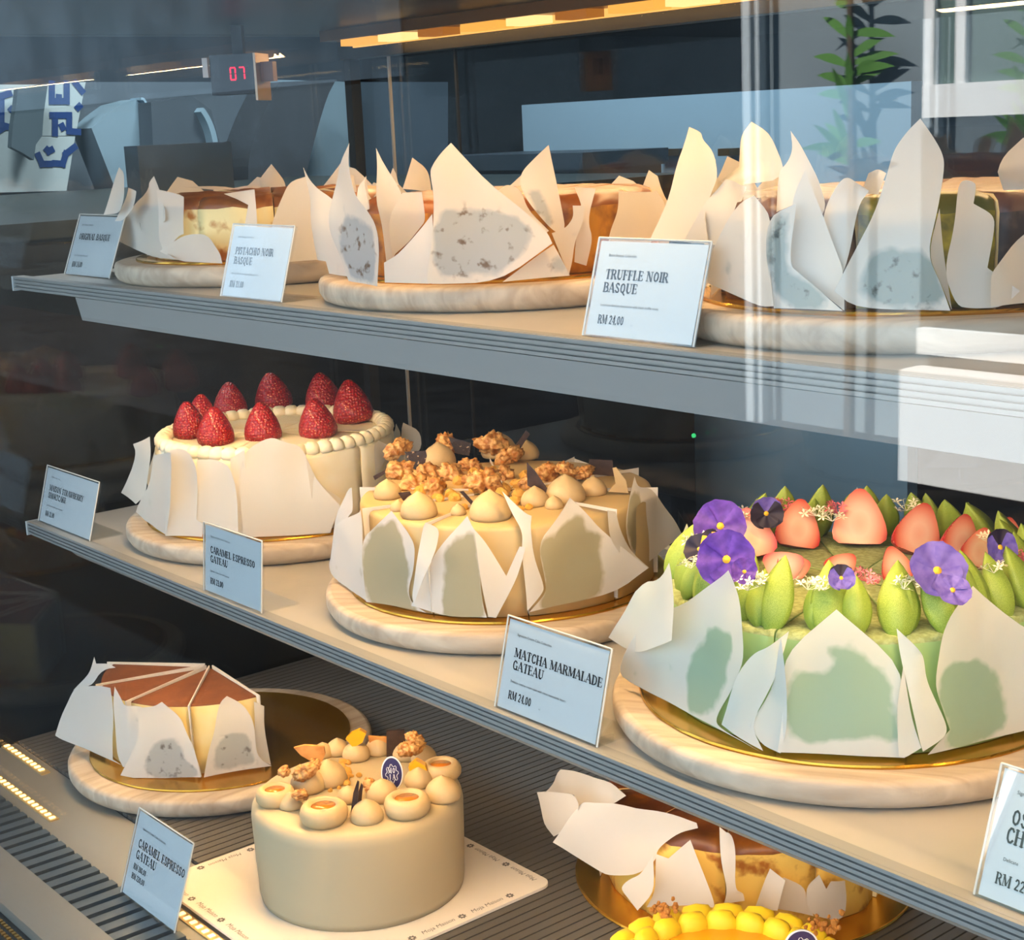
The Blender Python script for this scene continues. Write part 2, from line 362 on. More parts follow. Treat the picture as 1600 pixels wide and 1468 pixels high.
# temperature display
def tempdisp():
    c = Vector(onx((365, 116), -1.5))
    nrm = Vector((.62, -.78, 0)); ex = Vector((.78, .62, 0)); ez = Vector((0, 0, 1))
    t = thing('temperature_display', c, 'small black hanging thermometer display showing red digits 07', 'thermometer')
    MB().obox(c - nrm * .012, ex * .026, nrm * .012, ez * .0205).build('housing', mat('display_black', '#0d0e10', .25), t)
    MB().obox(c + ex * .0295 - nrm * .006 - ez * .004, ex * .0012, nrm * .020, ez * .024).build('bracket_plate', mat('bracket_gold', '#a8907a', .3, .7), t)
    MB().obox(c + ex * .038 - nrm * .004 + ez * .001, ex * .0068, nrm * .006, ez * .010).build('clip', mat('clip_brown', '#6a4c40', .4, .3), t)
    MB().obox(c - ex * .030 + nrm * .001 + ez * .008, ex * .003, nrm * .003, ez * .010).build('side_clip', mat('clip_white', '#d9dcdd', .4), t)
    MB().obox(Vector((*(c - nrm * .02)[:2], (c.z + .018 + ZC - .0008) / 2)), ex * .006, nrm * .004, ez * ((ZC - .0008 - c.z - .018) / 2)).build('hanger', dark_m, t)
    seg = {'a': (0, 1, .5, .06), 'g': (0, 0, .5, .06), 'd': (0, -1, .5, .06), 'f': (-.5, .5, .06, .42), 'b': (.5, .5, .06, .42), 'e': (-.5, -.5, .06, .42), 'c': (.5, -.5, .06, .42)}
    red = emis('red_digits', '#ff2347', 2.2)
    for ch, ox in (('abcdef', -.0045), ('abc', .0055)):
        m = MB()
        for s in ch:
            x, z, a, b = seg[s]; m.obox(c + nrm * .0004 + ex * (ox + .004 + x * .0055 * 1.0) + ez * (z * .0062 + .0005), ex * max(a * .0055, .0007), nrm * .0003, ez * max(b * .0062, .0007))
        m.build('digit', red, t)
    m = MB(); m.obox(c + nrm * .0004 + ex * .0155 + ez * .006, ex * .0012, nrm * .0003, ez * .0012); m.build('degree_mark', mat('dim_mark', '#4a5560', .4), t)
tempdisp()
o = MB(); g_ = Vector(ony((1085, 680), YB - .003)); o.lathe((0, 0, 0), [(.0001, 0), (.0022, 0), (.0022, .002), (.0001, .002)], 10)
og = o.build('status_light', emis('green_led', '#35d67a', 1.0), None, origin=(0, 0, 0)); og.location = g_; og.rotation_euler = (PI / 2, 0, 0)
tag(og, 'tiny green status light glowing on the dark back', 'light')

# ---------------------------------------------------------------- beyond the case
def room():
    pale = mat('pale_blue_board', '#a6bcc6', .6)
    a = ony((815, 164), 2.3); b = ony((1424, 121), 2.3); lo = ony((1424, 420), 2.3)
    tag(boxo('wall_board', a[0], b[0], 2.3, 2.33, -1.5, a[2], pale), 'pale blue board standing behind the case, right of the dark doors', 'board')
    a = ony((790, 238), 2.1); b = ony((1003, 236), 2.1)
    t = thing('back_counter', ((a[0] + b[0]) / 2, 2.1, -1.5), 'dark back counter in front of the pale blue board', 'counter')
    boxo('counter_body', a[0], b[0], 1.95, 2.15, -1.5, a[2] - .03, mat('counter_grey', '#2d343a', .6), t)
    boxo('counter_top', a[0] - .02, b[0] + .01, 1.94, 2.16, a[2] - .03, a[2], mat('counter_top', '#3b454c', .4), t)
    for k, (p0, p1) in enumerate((((958, 235), (1000, 245)), ((1025, 233), (1066, 243)), ((1127, 232), (1145, 243)))):
        q0 = ony(p0, 2.28); q1 = ony(p1, 2.28)
        tag(boxo('wall_lamp', q0[0], q1[0], 2.27, 2.299, q1[2], q0[2], mat('lamp_brown', '#5a4220', .4, .4)), ('left', 'middle', 'right')[k] + ' dark brown slot light on the pale blue board', 'lamp', 'slot lights')
    # left of the case
    t = thing('side_counter', (-2.6, 1.2, -1.5), 'dark low counter beyond the left end of the case', 'counter')
    boxo('counter_body', -2.95, -1.80, .62, 1.85, -1.5, -.105, mat('side_dark', '#1f2426', .6), t)
    boxo('counter_top', -2.97, -1.79, .61, 1.86, -.105, -.085, mat('side_top', '#333c3b', .4), t)
    XW = -3.1
    def slab(name, px, x, th, m, label=None, cat=None, par=None):
        pts = [onx(p, x) for p in px]; v, f = prism(pts, None, (-th, 0, 0)); ob = mk(name, v, f, m, par)
        return tag(ob, label, cat) if label else ob
    grey = mat('mid_slate', '#66757f', .7)
    slab('wall_screen', [(118, 128), (700, 128), (700, 300), (90, 312)], XW - .25, .02, grey, 'slate grey partition screen behind the left end of the case', 'screen')
    # tiled panel
    tp = thing('tile_panel', onx((60, 302), XW), 'white tile panel with dark blue geometric pattern at the far left', 'tile panel')
    tw = mat('tile_white', '#cfe0e0', .35); tb = mat('tile_blue', '#2d4f8c', .4)
    for q in ([(-60, 132), (62, 132), (40, 212), (26, 300), (-60, 302)], [(63, 132), (134, 128), (118, 212), (41.5, 212)], [(40, 213), (117.5, 213), (104, 298), (26, 300)]):
        slab('tile', q, XW, .012, tw, None, None, tp)
    def stroke(pts, w):
        P = [Vector(onx(p, XW + .0015)) for p in pts]; m = MB()
        for a_, b_ in zip(P, P[1:]):
            a_ = a_ + Vector((3e-4 * len(m.f), 0, 0)); b_ = b_ + Vector((3e-4 * len(m.f), 0, 0))
            d = (b_ - a_).normalized(); s = Vector((1, 0, 0)).cross(d).normalized() * w
            m.add([a_ - s - d * w, a_ + s - d * w, b_ + s + d * w, b_ - s + d * w], [(0, 1, 2, 3)])
        m.build('tile_motif', tb, tp)
    for s in ([(81, 131), (81, 158), (104, 158), (104, 131)], [(92, 152), (92, 158)], [(82, 180), (108, 180), (108, 205), (122, 206)], [(86, 190), (86, 208)], [(97, 197), (98, 199)],
              [(60, 243), (66, 256), (78, 256)], [(86, 255), (98, 256), (103, 240), (116, 230)], [(-20, 150), (2, 150), (14, 146)], [(2, 150), (2, 195), (20, 200)], [(-20, 215), (4, 200)], [(118, 130), (128, 142)], [(124, 166), (122, 168)], [(18, 171), (20, 173)], [(74, 234), (76, 236), (80, 234)]): stroke(s, .0065)
    slab('draped_cloth', [(28, 138), (75, 130), (68, 180), (66, 212), (56, 226), (53, 250), (34, 238), (18, 230), (20, 198), (25, 165)], XW + .05, .02, mat('cloth_grey', '#52646c', .9), 'grey cloth hanging in front of the white tile panel', 'cloth')
    # rounded chairs
    def arc(c, r0, r1, a0, a1, n=14):
        return [(c[0] + r1[0] * math.cos(math.radians(a0 + (a1 - a0) * i / n)), c[1] - r1[1] * math.sin(math.radians(a0 + (a1 - a0) * i / n))) for i in range(n + 1)] + \
               [(c[0] + r0[0] * math.cos(math.radians(a1 + (a0 - a1) * i / n)), c[1] - r0[1] * math.sin(math.radians(a1 + (a0 - a1) * i / n))) for i in range(n + 1)]
    lightb = mat('light_blue_panel', '#94b2c0', .6)
    ch = thing('tub_chair', onx((250, 330), XW), 'grey rounded tub chair with pale blue back beyond the left end glass', 'chair')
    slab('chair_back', [(143, 200), (168, 178), (190, 162), (221, 154), (232, 185), (238, 224), (240, 310), (186, 310)], XW, .10, lightb, None, None, ch)
    slab('chair_rim', arc((222, 240), (14, 84), (19, 88), 0, 95), XW + .02, .05, mat('rim_pale', '#a9cbdc', .5), None, None, ch)
    slab('chair_side', [(236, 160), (300, 150), (330, 172), (344, 228), (346, 310), (240, 310), (239, 224)], XW + .06, .10, mat('chair_grey', '#4d5a63', .8), None, None, ch)
    slab('chair_edge', arc((285, 250), (50, 92), (58, 100), 0, 55), XW + .09, .05, lightb, None, None, ch)
    tag(slab('pale_doorway', [(372, 310), (392, 152), (414, 124), (552, 128), (562, 310)], XW - .2, .02, lightb, None, None), 'pale blue lit doorway seen through the end of the case', 'doorway')
    tag(slab('curved_arch', [(388, 310)] + [(388 + 66 * (i / 10) ** 1.5 * .75, 260 - 132 * i / 10) for i in range(0, 11)] + [(528, 124)] + [(523 - 53 * (i / 10) ** .75, 128 + 182 * i / 10) for i in range(0, 11)], XW, .12, mat('arch_grey', '#434b51', .8)), 'dark grey curved arch band across the pale doorway', 'arch')
    tag(boxo('napkin_stand', *sorted((onx((200, 232), -2.0)[0], -1.96)), *sorted((onx((200, 300), -2.0)[1], onx((345, 300), -2.0)[1])), -.084, onx((250, 226), -2.0)[2], mat('stand_grey', '#6a7880', .4)), 'grey metal stand on the dark side counter behind the first cake', 'stand')
room()
def room_fill(loc, w, watts, label, col=(.85, .95, 1)):  # unseen fill light, added to brighten the rooms beyond the case
    t = thing('added_fill_light', (loc[0], loc[1], 1.09), label, 'lamp', 'added fill lights')
    boxo('fill_frame', loc[0] - w, loc[0] + w, loc[1] - w, loc[1] + w, 1.07, 1.0995, mat('fill_white', '#e8e8e8', .5), t)
    l = bpy.data.lights.new('fill_light', 'AREA'); l.size = w * 1.8; l.energy = watts; l.color = col; o = bpy.data.objects.new('fill_light', l); COL.objects.link(o); place(o, t, (loc[0], loc[1], 1.065))
room_fill((-2.2, 1.75), .2, 20, 'added square fill light over the back room, out of view')
room_fill((-2.45, .95), .2, 17, 'added square fill light beyond the left end of the case, out of view')

# ================================================================ PAPER SHEETS
PHI_CAM = math.atan2(-_ay[2] * 0 - .63, .78)
def inside(p, poly):
    x, y = p; c = False; n = len(poly)
    for i in range(n):
        x1, y1 = poly[i]; x2, y2 = poly[(i + 1) % n]
        if (y1 > y) != (y2 > y) and x < (x2 - x1) * (y - y1) / (y2 - y1) + x1: c = not c
    return c
def edist(p, poly):
    p = np.array(p); d = 9.0
    for i in range(len(poly)):
        a = np.array(poly[i]); b = np.array(poly[(i + 1) % len(poly)]); ab = b - a; t = min(1, max(0, (p - a) @ ab / (ab @ ab + 1e-12)))
        d = min(d, np.linalg.norm(p - a - t * ab))
    return d
def soften(px, it=2, allc=False):
    """round the blunt corners of an outline, keep the pointed ones"""
    P = [np.array(p, float) for p in px]
    for _ in range(it):
        out = []; n = len(P)
        for i in range(n):
            a, b, c = P[i - 1], P[i], P[(i + 1) % n]; u = a - b; v = c - b; cs = (u @ v) / (np.linalg.norm(u) * np.linalg.norm(v) + 1e-9)
            if not allc and cs > -.5: out.append(b)
            else: out += [b + u * .22, b + v * .22]
        P = out
    return [tuple(p) for p in P]
def sheet(poly, step):
    """triangulated interior of a 2D outline with evenly spaced inner points"""
    out = []
    for i in range(len(poly)):
        a = np.array(poly[i]); b = np.array(poly[(i + 1) % len(poly)]); k = max(1, int(np.linalg.norm(b - a) / (step * 1.3)))
        for j in range(k): out.append(tuple(a + (b - a) * j / k))
    n = len(out); xs = [p[0] for p in out]; ys = [p[1] for p in out]; pts = list(out)
    y = min(ys) + step * .5; row = 0
    while y < max(ys):
        x = min(xs) + step * (.5 if row % 2 else 0)
        while x < max(xs):
            if inside((x, y), poly) and edist((x, y), poly) > step * .45: pts.append((x, y))
            x += step
        y += step * .87; row += 1
    r = delaunay_2d_cdt([Vector(p) for p in pts], [], [list(range(n))], 1, 1e-6)
    return [tuple(v) for v in r[0]], [tuple(f) for f in r[2]]
PAPER = papermat('parchment')
class Cake: pass
def paper(ck, px, base=None, r=None, stain=None, back=False, lean=0.0, bow=0.007, m=None, name='paper_sheet', wr=.0038, fold=None, push=True):
    c = np.array([ck.c[0], ck.c[1]]); n = None
    ctr = np.mean(np.array(px, float), axis=0)
    if base:
        A = onz(base[0], ck.zg); B = onz(base[1], ck.zg); t = (B - A); t[2] = 0; t /= np.linalg.norm(t)
        nn = np.array([t[1], -t[0], 0.0])
        if nn[:2] @ (np.array([0, 0]) - A[:2]) < 0: nn = -nn
        p0 = A + nn * .0006
        dd = (p0[:2] - c) @ nn[:2]; lim0 = ck.R + .0045
        if dd < lim0: p0 = p0 + nn * (lim0 - dd)
    else:
        rr = r or ck.R + .006; d = ray(ctr); a2 = d[:2] @ d[:2]; b2 = -2 * (d[:2] @ c); c2 = c @ c - rr * rr
        disc = b2 * b2 - 4 * a2 * c2
        s = (-b2 + (math.sqrt(disc) if back else -math.sqrt(disc))) / (2 * a2) if disc > 0 else -b2 / (2 * a2)
        h = d * s; phi = math.atan2(h[1] - c[1], h[0] - c[0]); toc = math.atan2(-c[1], -c[0]) + (PI if back else 0)
        dl = (phi - toc + PI) % (2 * PI) - PI; dl = max(-1.05, min(1.05, dl)); phi = toc + dl
        nn = np.array([math.cos(phi), math.sin(phi), 0]); p0 = np.array([h[0], h[1], ck.zg]) if disc <= 0 else np.array([c[0] + rr * nn[0], c[1] + rr * nn[1], ck.zg])
    t = np.array([-nn[1], nn[0], 0.0]); n = nn * math.cos(lean) + np.array([0, 0, 1]) * math.sin(lean); w = np.cross(n, t)
    if w[2] < 0: w = -w
    def to2(p):
        d = ray(p); q = d * ((n @ p0) / (n @ d)) - p0; return (float(q @ t), float(q @ w))
    poly = [to2(p) for p in soften(px)]
    poly = [(a, max(b, .0002)) for a, b in poly]
    V2, Fc = sheet(poly, .0042 if stain else .0065)
    ss = [p[0] for p in V2]; sc = (max(ss) + min(ss)) / 2; hs = max(.01, (max(ss) - min(ss)) / 2); ht = max(p[1] for p in V2)
    sd = random.uniform(0, 50); V3 = []
    for s, v in V2:
        u = (s - sc) / hs; k = v / max(ht, .01)
        off = bow * u * u * (.3 + .7 * k) + wr * noise.noise(Vector((s * 32 + sd, v * 22, sd))) * (0.3 + k) + (fold or 0) * math.sin(u * 5 + sd) * k
        q = p0 + s * t + v * w + n * off
        if push and not back:
            dx = q[:2] - c; rad = np.linalg.norm(dx); lim = ck.R + .0042
            if rad < lim and q[2] < ck.zt + .01: q[:2] = c + dx / rad * lim
        V3.append(tuple(q))
    o = mk(name, V3, Fc, m or ck.pm, ck.root, smooth=True)
    if stain:
        sp = [to2(p) for p in soften(stain, 2, True)]; at = o.data.attributes.new('stain', 'FLOAT', 'POINT')
        for i, p in enumerate(V2):
            d = edist(p, sp); d = d if inside(p, sp) else -d; at.data[i].value = max(0, min(1, .5 + d / .009))
    return o
def back_petals(ck, hts, a0=PHI_CAM + PI - 1.5, a1=PHI_CAM + PI + 1.5):
    k = len(hts)
    for i, h in enumerate(hts):
        if not h: continue
        a = a0 + (a1 - a0) * (i + .5) / k; rr = ck.R + .004; w = rr * math.tan(PI / 10) * 1.02
        poly = [(-w, .0004), (w, .0004), (w * 1.15, h * .55), (w * .2, h), (-w * .3, h * .93), (-w * 1.1, h * .6)]
        V2, Fc = sheet(poly, .009); nn = Vector((math.cos(a), math.sin(a), 0)); t = Vector((-nn.y, nn.x, 0)); sd = random.uniform(0, 30)
        V3 = [Vector((*ck.c, ck.zg)) + nn * (rr + .004 * (v / h) + .002 * noise.noise(Vector((s * 40 + sd, v * 30, 0)))) + t * s + Vector((0, 0, v)) for s, v in V2]
        mk('paper_sheet', V3, Fc, ck.pm, ck.root, smooth=True)

# ================================================================ CAKE BODIES
def wedge(ck, a0, a1, mats, z0, z1, R, bev=.006, rough=0.0, gap=.0016, name='cake_slice', rin=.0, puff=0.0):
    """one slice: bevelled outer wall, top, two cut faces; slots 0 side, 1 top, 2 cut"""
    na = max(6, int((a1 - a0) / .07)); mid = (a0 + a1) / 2
    prof = [(R, z0), (R, z0 + (z1 - z0) * .25), (R, z0 + (z1 - z0) * .5), (R, z0 + (z1 - z0) * .75), (R, z1 - bev), (R - bev * .3, z1 - bev * .3), (R - bev, z1), (R * .7, z1 + puff * .3), (R * .4, z1 - puff * .2), (max(rin, .003), z1 - puff * .4)]
    cx = ck.c[0] + gap * math.cos(mid); cy = ck.c[1] + gap * math.sin(mid)
    v = []; f = []; mi = []; sd = random.uniform(0, 99); npf = len(prof)
    for i in range(na + 1):
        a = a0 + (a1 - a0) * i / na
        for j, (r, z) in enumerate(prof):
            k = 1.0
            if rough and r > .02:
                nz = noise.noise(Vector((a * R * 38 + sd, z * 45, sd))); k = 1 + rough * nz * (1 if j < 7 else .2)
                z = z + (rough * .05 * noise.noise(Vector((a * 6 + sd, r * 60, 3))) if j > 3 else 0)
            v.append((cx + r * k * math.cos(a), cy + r * k * math.sin(a), z))
    for i in range(na):
        for j in range(npf - 1):
            f.append((i * npf + j, (i + 1) * npf + j, (i + 1) * npf + j + 1, i * npf + j + 1)); mi.append(0 if j < 4 else 1)
    nb = len(v); v.append((cx, cy, z0)); v.append((cx + .003 * math.cos(mid), cy + .003 * math.sin(mid), z1 - puff * .4))
    f.append((nb, *[j for j in range(npf)])); mi.append(2)
    f.append((nb, *[na * npf + j for j in range(npf)][::-1])); mi.append(2)
    f.append((nb, *[i * npf for i in range(na + 1)][::-1])); mi.append(2)
    f.append((nb, na * npf + npf - 1, npf - 1)[::-1]); mi.append(2)
    o = mk(name, v, f, mats, ck.root, smooth=False, mi=mi)
    sm = [k != 2 for k in mi]; o.data.polygons.foreach_set('use_smooth', sm)
    return o
def board(c, z, label, R=.160, name='wooden_board'):
    t = BOARD_T; prof = [(R - .008, 0), (R - .003, .0025), (R, .008), (R, t - .004), (R - .0015, t - .0012), (R - .005, t), (.001, t)]
    o = MB().lathe((c[0], c[1], z), [(.001, 0)] + prof, 96).build(name, wood_m, None, smooth=True, origin=(c[0], c[1], z))
    sm = [abs(p.normal.z) < .95 for p in o.data.polygons]; o.data.polygons.foreach_set('use_smooth', sm)
    o.rotation_euler = (0, 0, random.uniform(0, 3)); return tag(o, label, 'board', 'round wooden cake boards')
def golddisc(c, z, label, R=.1385):
    wob = lambda a, j: .004 * noise.noise(Vector((math.cos(a) * 9, math.sin(a) * 9, j * .3))) if j in (1, 2, 3) else 0
    o = MB().lathe((c[0], c[1], z), [(.001, 0), (R - .0005, 0), (R, GOLD_T * .5), (R - .0006, GOLD_T), (R - .002, GOLD_T - .0003), (.001, GOLD_T - .0003)], 120, wob=wob).build('gold_disc', gold_m, None, origin=(c[0], c[1], z))
    return tag(o, label, 'cake base', 'gold foil cake bases')
def cake(name, c, zs, R, h, label, cat='cake', pm=None, stand=True):
    ck = Cake(); ck.c = c; ck.R = R; ck.zg = zs + (BOARD_T if stand else 0) + GOLD_T + .0002; ck.zt = ck.zg + h; ck.pm = pm or PAPER
    ck.root = thing(name, (c[0], c[1], ck.zg), label, cat); return ck
def ring(ck, mats, n=10, a_off=0.0, only=None, over=None, **kw):
    for i in range(n):
        if only and i not in only: continue
        a0 = a_off + 2 * PI * i / n; mm = (over or {}).get(i, mats)
        wedge(ck, a0, a0 + 2 * PI / n, mm, ck.zg, ck.zt, ck.R, **kw)

# shared topping meshes -------------------------------------------------------
def mesh_of(name, v, f, mats, mi=None, smooth=True):
    me = bpy.data.meshes.new(name); me.from_pydata([tuple(x) for x in v], [], f)
    for m in (mats if isinstance(mats, (list, tuple)) else [mats]): me.materials.append(m)
    if mi: me.polygons.foreach_set('material_index', mi)
    me.polygons.foreach_set('use_smooth', [smooth] * len(me.polygons)); me.update(); return me
def lathe_mesh(name, prof, mats, n=20, mif=None, wob=0, seed=0):
    b = MB().lathe((0, 0, 0), prof, n); v = []
    for p in b.v:
        q = Vector(p); k = 1 + wob * noise.noise(q * 60 + Vector((seed, seed, seed))); v.append((q.x * k, q.y * k, q.z))
    mi = None
    if mif: mi = [mif(sum(b.v[i][2] for i in f) / len(f), max(math.hypot(b.v[i][0], b.v[i][1]) for i in f)) for f in b.f]
    return mesh_of(name, v, b.f, mats, mi)
tan_m = mat('coffee_cream', '#c6ab78', .55, sss=.1, bump=.06, bscale=150)
tan2_m = mat('coffee_cream_light', '#cbb185', .5, 0, '#bfa374', 40, sss=.1, bump=.12, bscale=120)
caramel_m = mat('caramel', '#c9771f', .15, coat=.6)
choc_m = mat('dark_chocolate', '#2a1c18', .35, 0, '#3c2a22', 120)
choc_sp = mat('speckled_chocolate', '#2c211c', .4, 0, '#b59a78', 260, .62, .68, bump=.3, bscale=260)
walnut_m = mat('walnut', '#a3621f', .45, 0, '#e0b06c', 2.6, .36, .64, bump=.35, bscale=9)
crumb_m = mat('praline_crumb', '#dd9a2a', .55, 0, '#f0c060', 160, bump=.5, bscale=200)
white_cream = mat('white_cream', '#f7edd2', .5, 0, '#f2e4c0', 30, sss=.15, bump=.15, bscale=90)
KISS = lathe_mesh('cream_kiss', [(.0005, 0), (.93, 0), (1, .14), (.99, .33), (.92, .53), (.77, .74), (.56, .91), (.34, 1.03), (.16, 1.12), (.06, 1.18), (.0005, 1.2)], tan2_m, 22, wob=.03)
CRATER = lathe_mesh('cream_crater', [(.0005, 0), (.85, 0), (1.0, .18), (1.02, .40), (.95, .60), (.80, .72), (.66, .74), (.56, .68), (.50, .55), (.0005, .52)], tan2_m, 26, wob=.03)
POOL = lathe_mesh('caramel_pool', [(.0005, 0), (.55, 0), (.555, .05), (.0005, .06)], caramel_m, 20)
def walnut_mesh(seed):
    bm = bmesh.new(); bmesh.ops.create_icosphere(bm, subdivisions=4, radius=1)
    for v in bm.verts:
        p = v.co.copy(); q = p + Vector((seed, seed * .7, 0))
        k = 1.05 + .38 * noise.noise(q * 1.3) - .55 * abs(noise.noise(q * 2.6)) - .28 * abs(noise.noise(q * 5.5)) - .30 * math.exp(-(p.x / .10) ** 2)
        v.co = Vector((p.x * k, p.y * .78 * k, p.z * .62 * k))
    me = bpy.data.meshes.new('walnut'); bm.to_mesh(me); bm.free(); me.materials.append(walnut_m); me.polygons.foreach_set('use_smooth', [True] * len(me.polygons)); return me
WALN = [walnut_mesh(s) for s in (1.3, 5.1, 9.7)]
def crumb_mesh(seed):
    bm = bmesh.new(); bmesh.ops.create_icosphere(bm, subdivisions=2, radius=1)
    for v in bm.verts: v.co *= 1 + .45 * noise.noise(v.co * 1.8 + Vector((seed, seed, 0)))
    me = bpy.data.meshes.new('crumb'); bm.to_mesh(me); bm.free(); me.materials.append(crumb_m); return me
CRUMB = [crumb_mesh(s) for s in (2.2, 6.4)]
def px_at(p, z): return Vector(onz(p, z))
def pxm(p, z):                               # metres per pixel there
    d = ray(p); q = d * (z / d[2]); return (RM.T @ q)[2] / F
def topping(ck, name, me, p, z, rpx, zs=1.0, rot=None, lift=0.0):
    s = rpx * pxm(p, z); return inst(name, me, ck.root, px_at(p, z) + Vector((0, 0, lift)), rot or (0, 0, random.uniform(0, 6)), (s, s, s * zs))
def shard(ck, pts, thick=.0012, m=None, z=None, y=None, name='chocolate_shard', dep=None):
    """flat chocolate piece traced on a vertical plane facing the camera through the point dep on the cake top"""
    p0 = np.array(px_at(dep, z)); n = np.array([.74, -.67, .0]); n /= np.linalg.norm(n)
    P = [];
    for p in pts:
        d = ray(p); P.append(Vector(d * ((n @ p0) / (n @ d))))
    v, f = prism(P, None, Vector(-n * thick)); return mk(name, v, f, m or choc_m, ck.root)

def az_at(ck, p):
    c = np.array(ck.c); d = ray(p); a2 = d[:2] @ d[:2]; b2 = -2 * (d[:2] @ c); c2 = c @ c - ck.R ** 2; disc = b2 * b2 - 4 * a2 * c2
    h = d * ((-b2 - math.sqrt(max(disc, 0))) / (2 * a2)); return math.atan2(h[1] - c[1], h[0] - c[0])
def slice_at(ck, p, a_off=0.0, n=10): return int(((az_at(ck, p) - a_off) % (2 * PI)) / (2 * PI / n))

# ================================================================ ORIGINAL BASQUE (top left)
cheese = mat('cheesecake_cut', '#f3dca4', .6)
def basque_mats(k, s1, s2, top, sc=45, lo=.42, hi=.6):
    return [mat(k + '_side', s1, .55, 0, s2, sc, lo, hi, bump=.25, bscale=70), mat(k + '_top', top, .4, 0, s2, 30, .45, .75, bump=.3, bscale=60), cheese]
board((-1.388, .828), ZT, 'pale round wooden board under the leftmost basque cake on the upper shelf')
golddisc((-1.388, .828), ZT + BOARD_T, 'gold foil disc under the leftmost basque cake on the upper shelf')
ck = cake('basque_cheesecake', (-1.388, .828), ZT, .118, .058, 'pale original basque cheesecake with browned top, in low open parchment on the upper shelf')
ring(ck, basque_mats('original', '#f2dc9c', '#b9772c', '#8a5020', 40, .47, .58), 10, .1, rough=.055, bev=.010, puff=.004)
for a in (
 dict(px=[(186,261),(197,272),(202,296),(197,316),(189,333),(166,335),(175,298)], bow=.004, r=.142),
 dict(px=[(203,293),(226,298),(205,328),(195,345),(185,345),(189,337)], r=.132),
 dict(px=[(242.5,275),(249,298),(260,342),(252,351),(252,388),(277,405),(238,402),(189,379),(187,369),(199,337),(224,302)], base=((190,392),(282,409)), bow=.004),
 dict(px=[(252,295),(293,307),(289,339),(291,365),(279,369),(259,395),(252,375)], r=.1245),
 dict(px=[(254,392),(289,366),(328,365),(351,393),(351,411),(298,411),(275,405)], base=((275,408),(351,412)), r=.13),
 dict(px=[(402,284),(424,256),(446,284),(446,300),(402,300)], back=True, r=.122),
 dict(px=[(478,275),(451,284),(437,316),(423,353),(420,385),(425,411),(499,408),(495,356),(485,321)], base=((430,412),(499,406)), bow=.005),
 dict(px=[(353,302),(400,295),(404,351),(400,380),(377,380),(388,320)], r=.124)): paper(ck, **a)
for h in ([(290,292),(345,290),(400,300),(398,304),(340,297)], [(352,297),(392,288),(420,296),(395,303)]):
    paper(ck, h, back=True, r=.10, wr=0)
back_petals(ck, (.075, .06, .08, .055, .07, .06, .075, .06))

# ================================================================ PISTACHIO NOIR BASQUE (top centre)
board((-1.012, .828), ZT, 'pale round wooden board under the centre basque cake on the upper shelf')
golddisc((-1.012, .828), ZT + BOARD_T, 'gold foil disc under the centre basque cake on the upper shelf')
ck = cake('basque_cheesecake', (-1.012, .828), ZT, .118, .059, 'amber basque cheesecake hidden by tall pointed parchment petals, centre of the upper shelf', pm=papermat('parchment_oiled', '#f1e9dc', '#bfc4c4', .38, '#7c6a58'))
ring(ck, basque_mats('pistachio', '#c98a24', '#6d3c12', '#8a4c16', 34, .42, .62), 10, .25, rough=.05, bev=.010, puff=.005)
for a in (
 dict(px=[(480,260),(491,278),(503,299),(520,317),(522,354),(546,435),(515,429),(511,408),(499,406),(489,334),(493,313)], r=.136, bow=.004, fold=.002),
 dict(px=[(546,223),(545,262),(557,303),(573,326),(596,354),(594,406),(592,447),(546,439),(524,367),(522,326),(530,266)], base=((540,441),(598,448)), bow=.006, stain=[(535,345),(560,335),(582,360),(590,400),(588,440),(550,436),(535,390)]),
 dict(px=[(586,231),(606,262),(619,286),(626,311),(616,344),(619,392),(612,408),(604,408),(594,344),(581,309),(588,264)], r=.128, bow=-.006),
 dict(px=[(565,286),(577,274),(583,286),(581,326),(567,330)], r=.122),
 dict(px=[(629,301),(668,299),(670,342),(656,359),(631,387),(619,400),(616,342)], r=.1255, fold=.0015),
 dict(px=[(601,410),(625,396),(676,334),(678,396),(672,443),(602,441)], base=((598,447),(676,446)), bow=.003),
 dict(px=[(705,223),(690,238),(678,255),(672,268),(679,309),(676,375),(666,439),(672,444),(779,441),(863,380),(855,362),(820,330),(760,283)], base=((668,448),(784,443)), bow=.005, stain=[(682,328),(738,321),(800,335),(842,372),(778,430),(676,437)]),
 dict(px=[(777,297),(791,287),(813,295),(825,328),(857,360),(847,368),(819,344)], r=.1275),
 dict(px=[(859,226),(868,269),(878,321),(885,356),(875,366),(859,356),(827,317),(814,289),(817,267),(838,245)], r=.131, bow=-.004, stain=[(825,300),(845,300),(862,345),(856,352),(835,325)]),
 dict(px=[(863,382),(888,430),(783,440)], base=((783,443),(890,434)), stain=[(858,400),(880,408),(882,422),(860,420)]),
 dict(px=[(861,364),(884,357),(896,340),(894,321),(912,321),(910,348),(898,378),(894,408),(889,429)], r=.134, bow=.003),
 dict(px=[(892,292),(924,294),(918,346),(924,374),(916,415),(896,409),(898,378),(912,321)], r=.1275),
 dict(px=[(965,299),(1019,300),(1023,297),(1040,325),(1019,374),(1010,392),(950,392),(950,365),(965,329)], r=.137, bow=.003),
 dict(px=[(646,246),(672,266),(678,285),(678,300),(634,295)], back=True, r=.122),
 dict(px=[(546,268),(567,280),(565,300),(545,300)], back=True, r=.12)): paper(ck, **a)
back_petals(ck, (.07, .065, 0, .07, .06, 0, .07, .065))

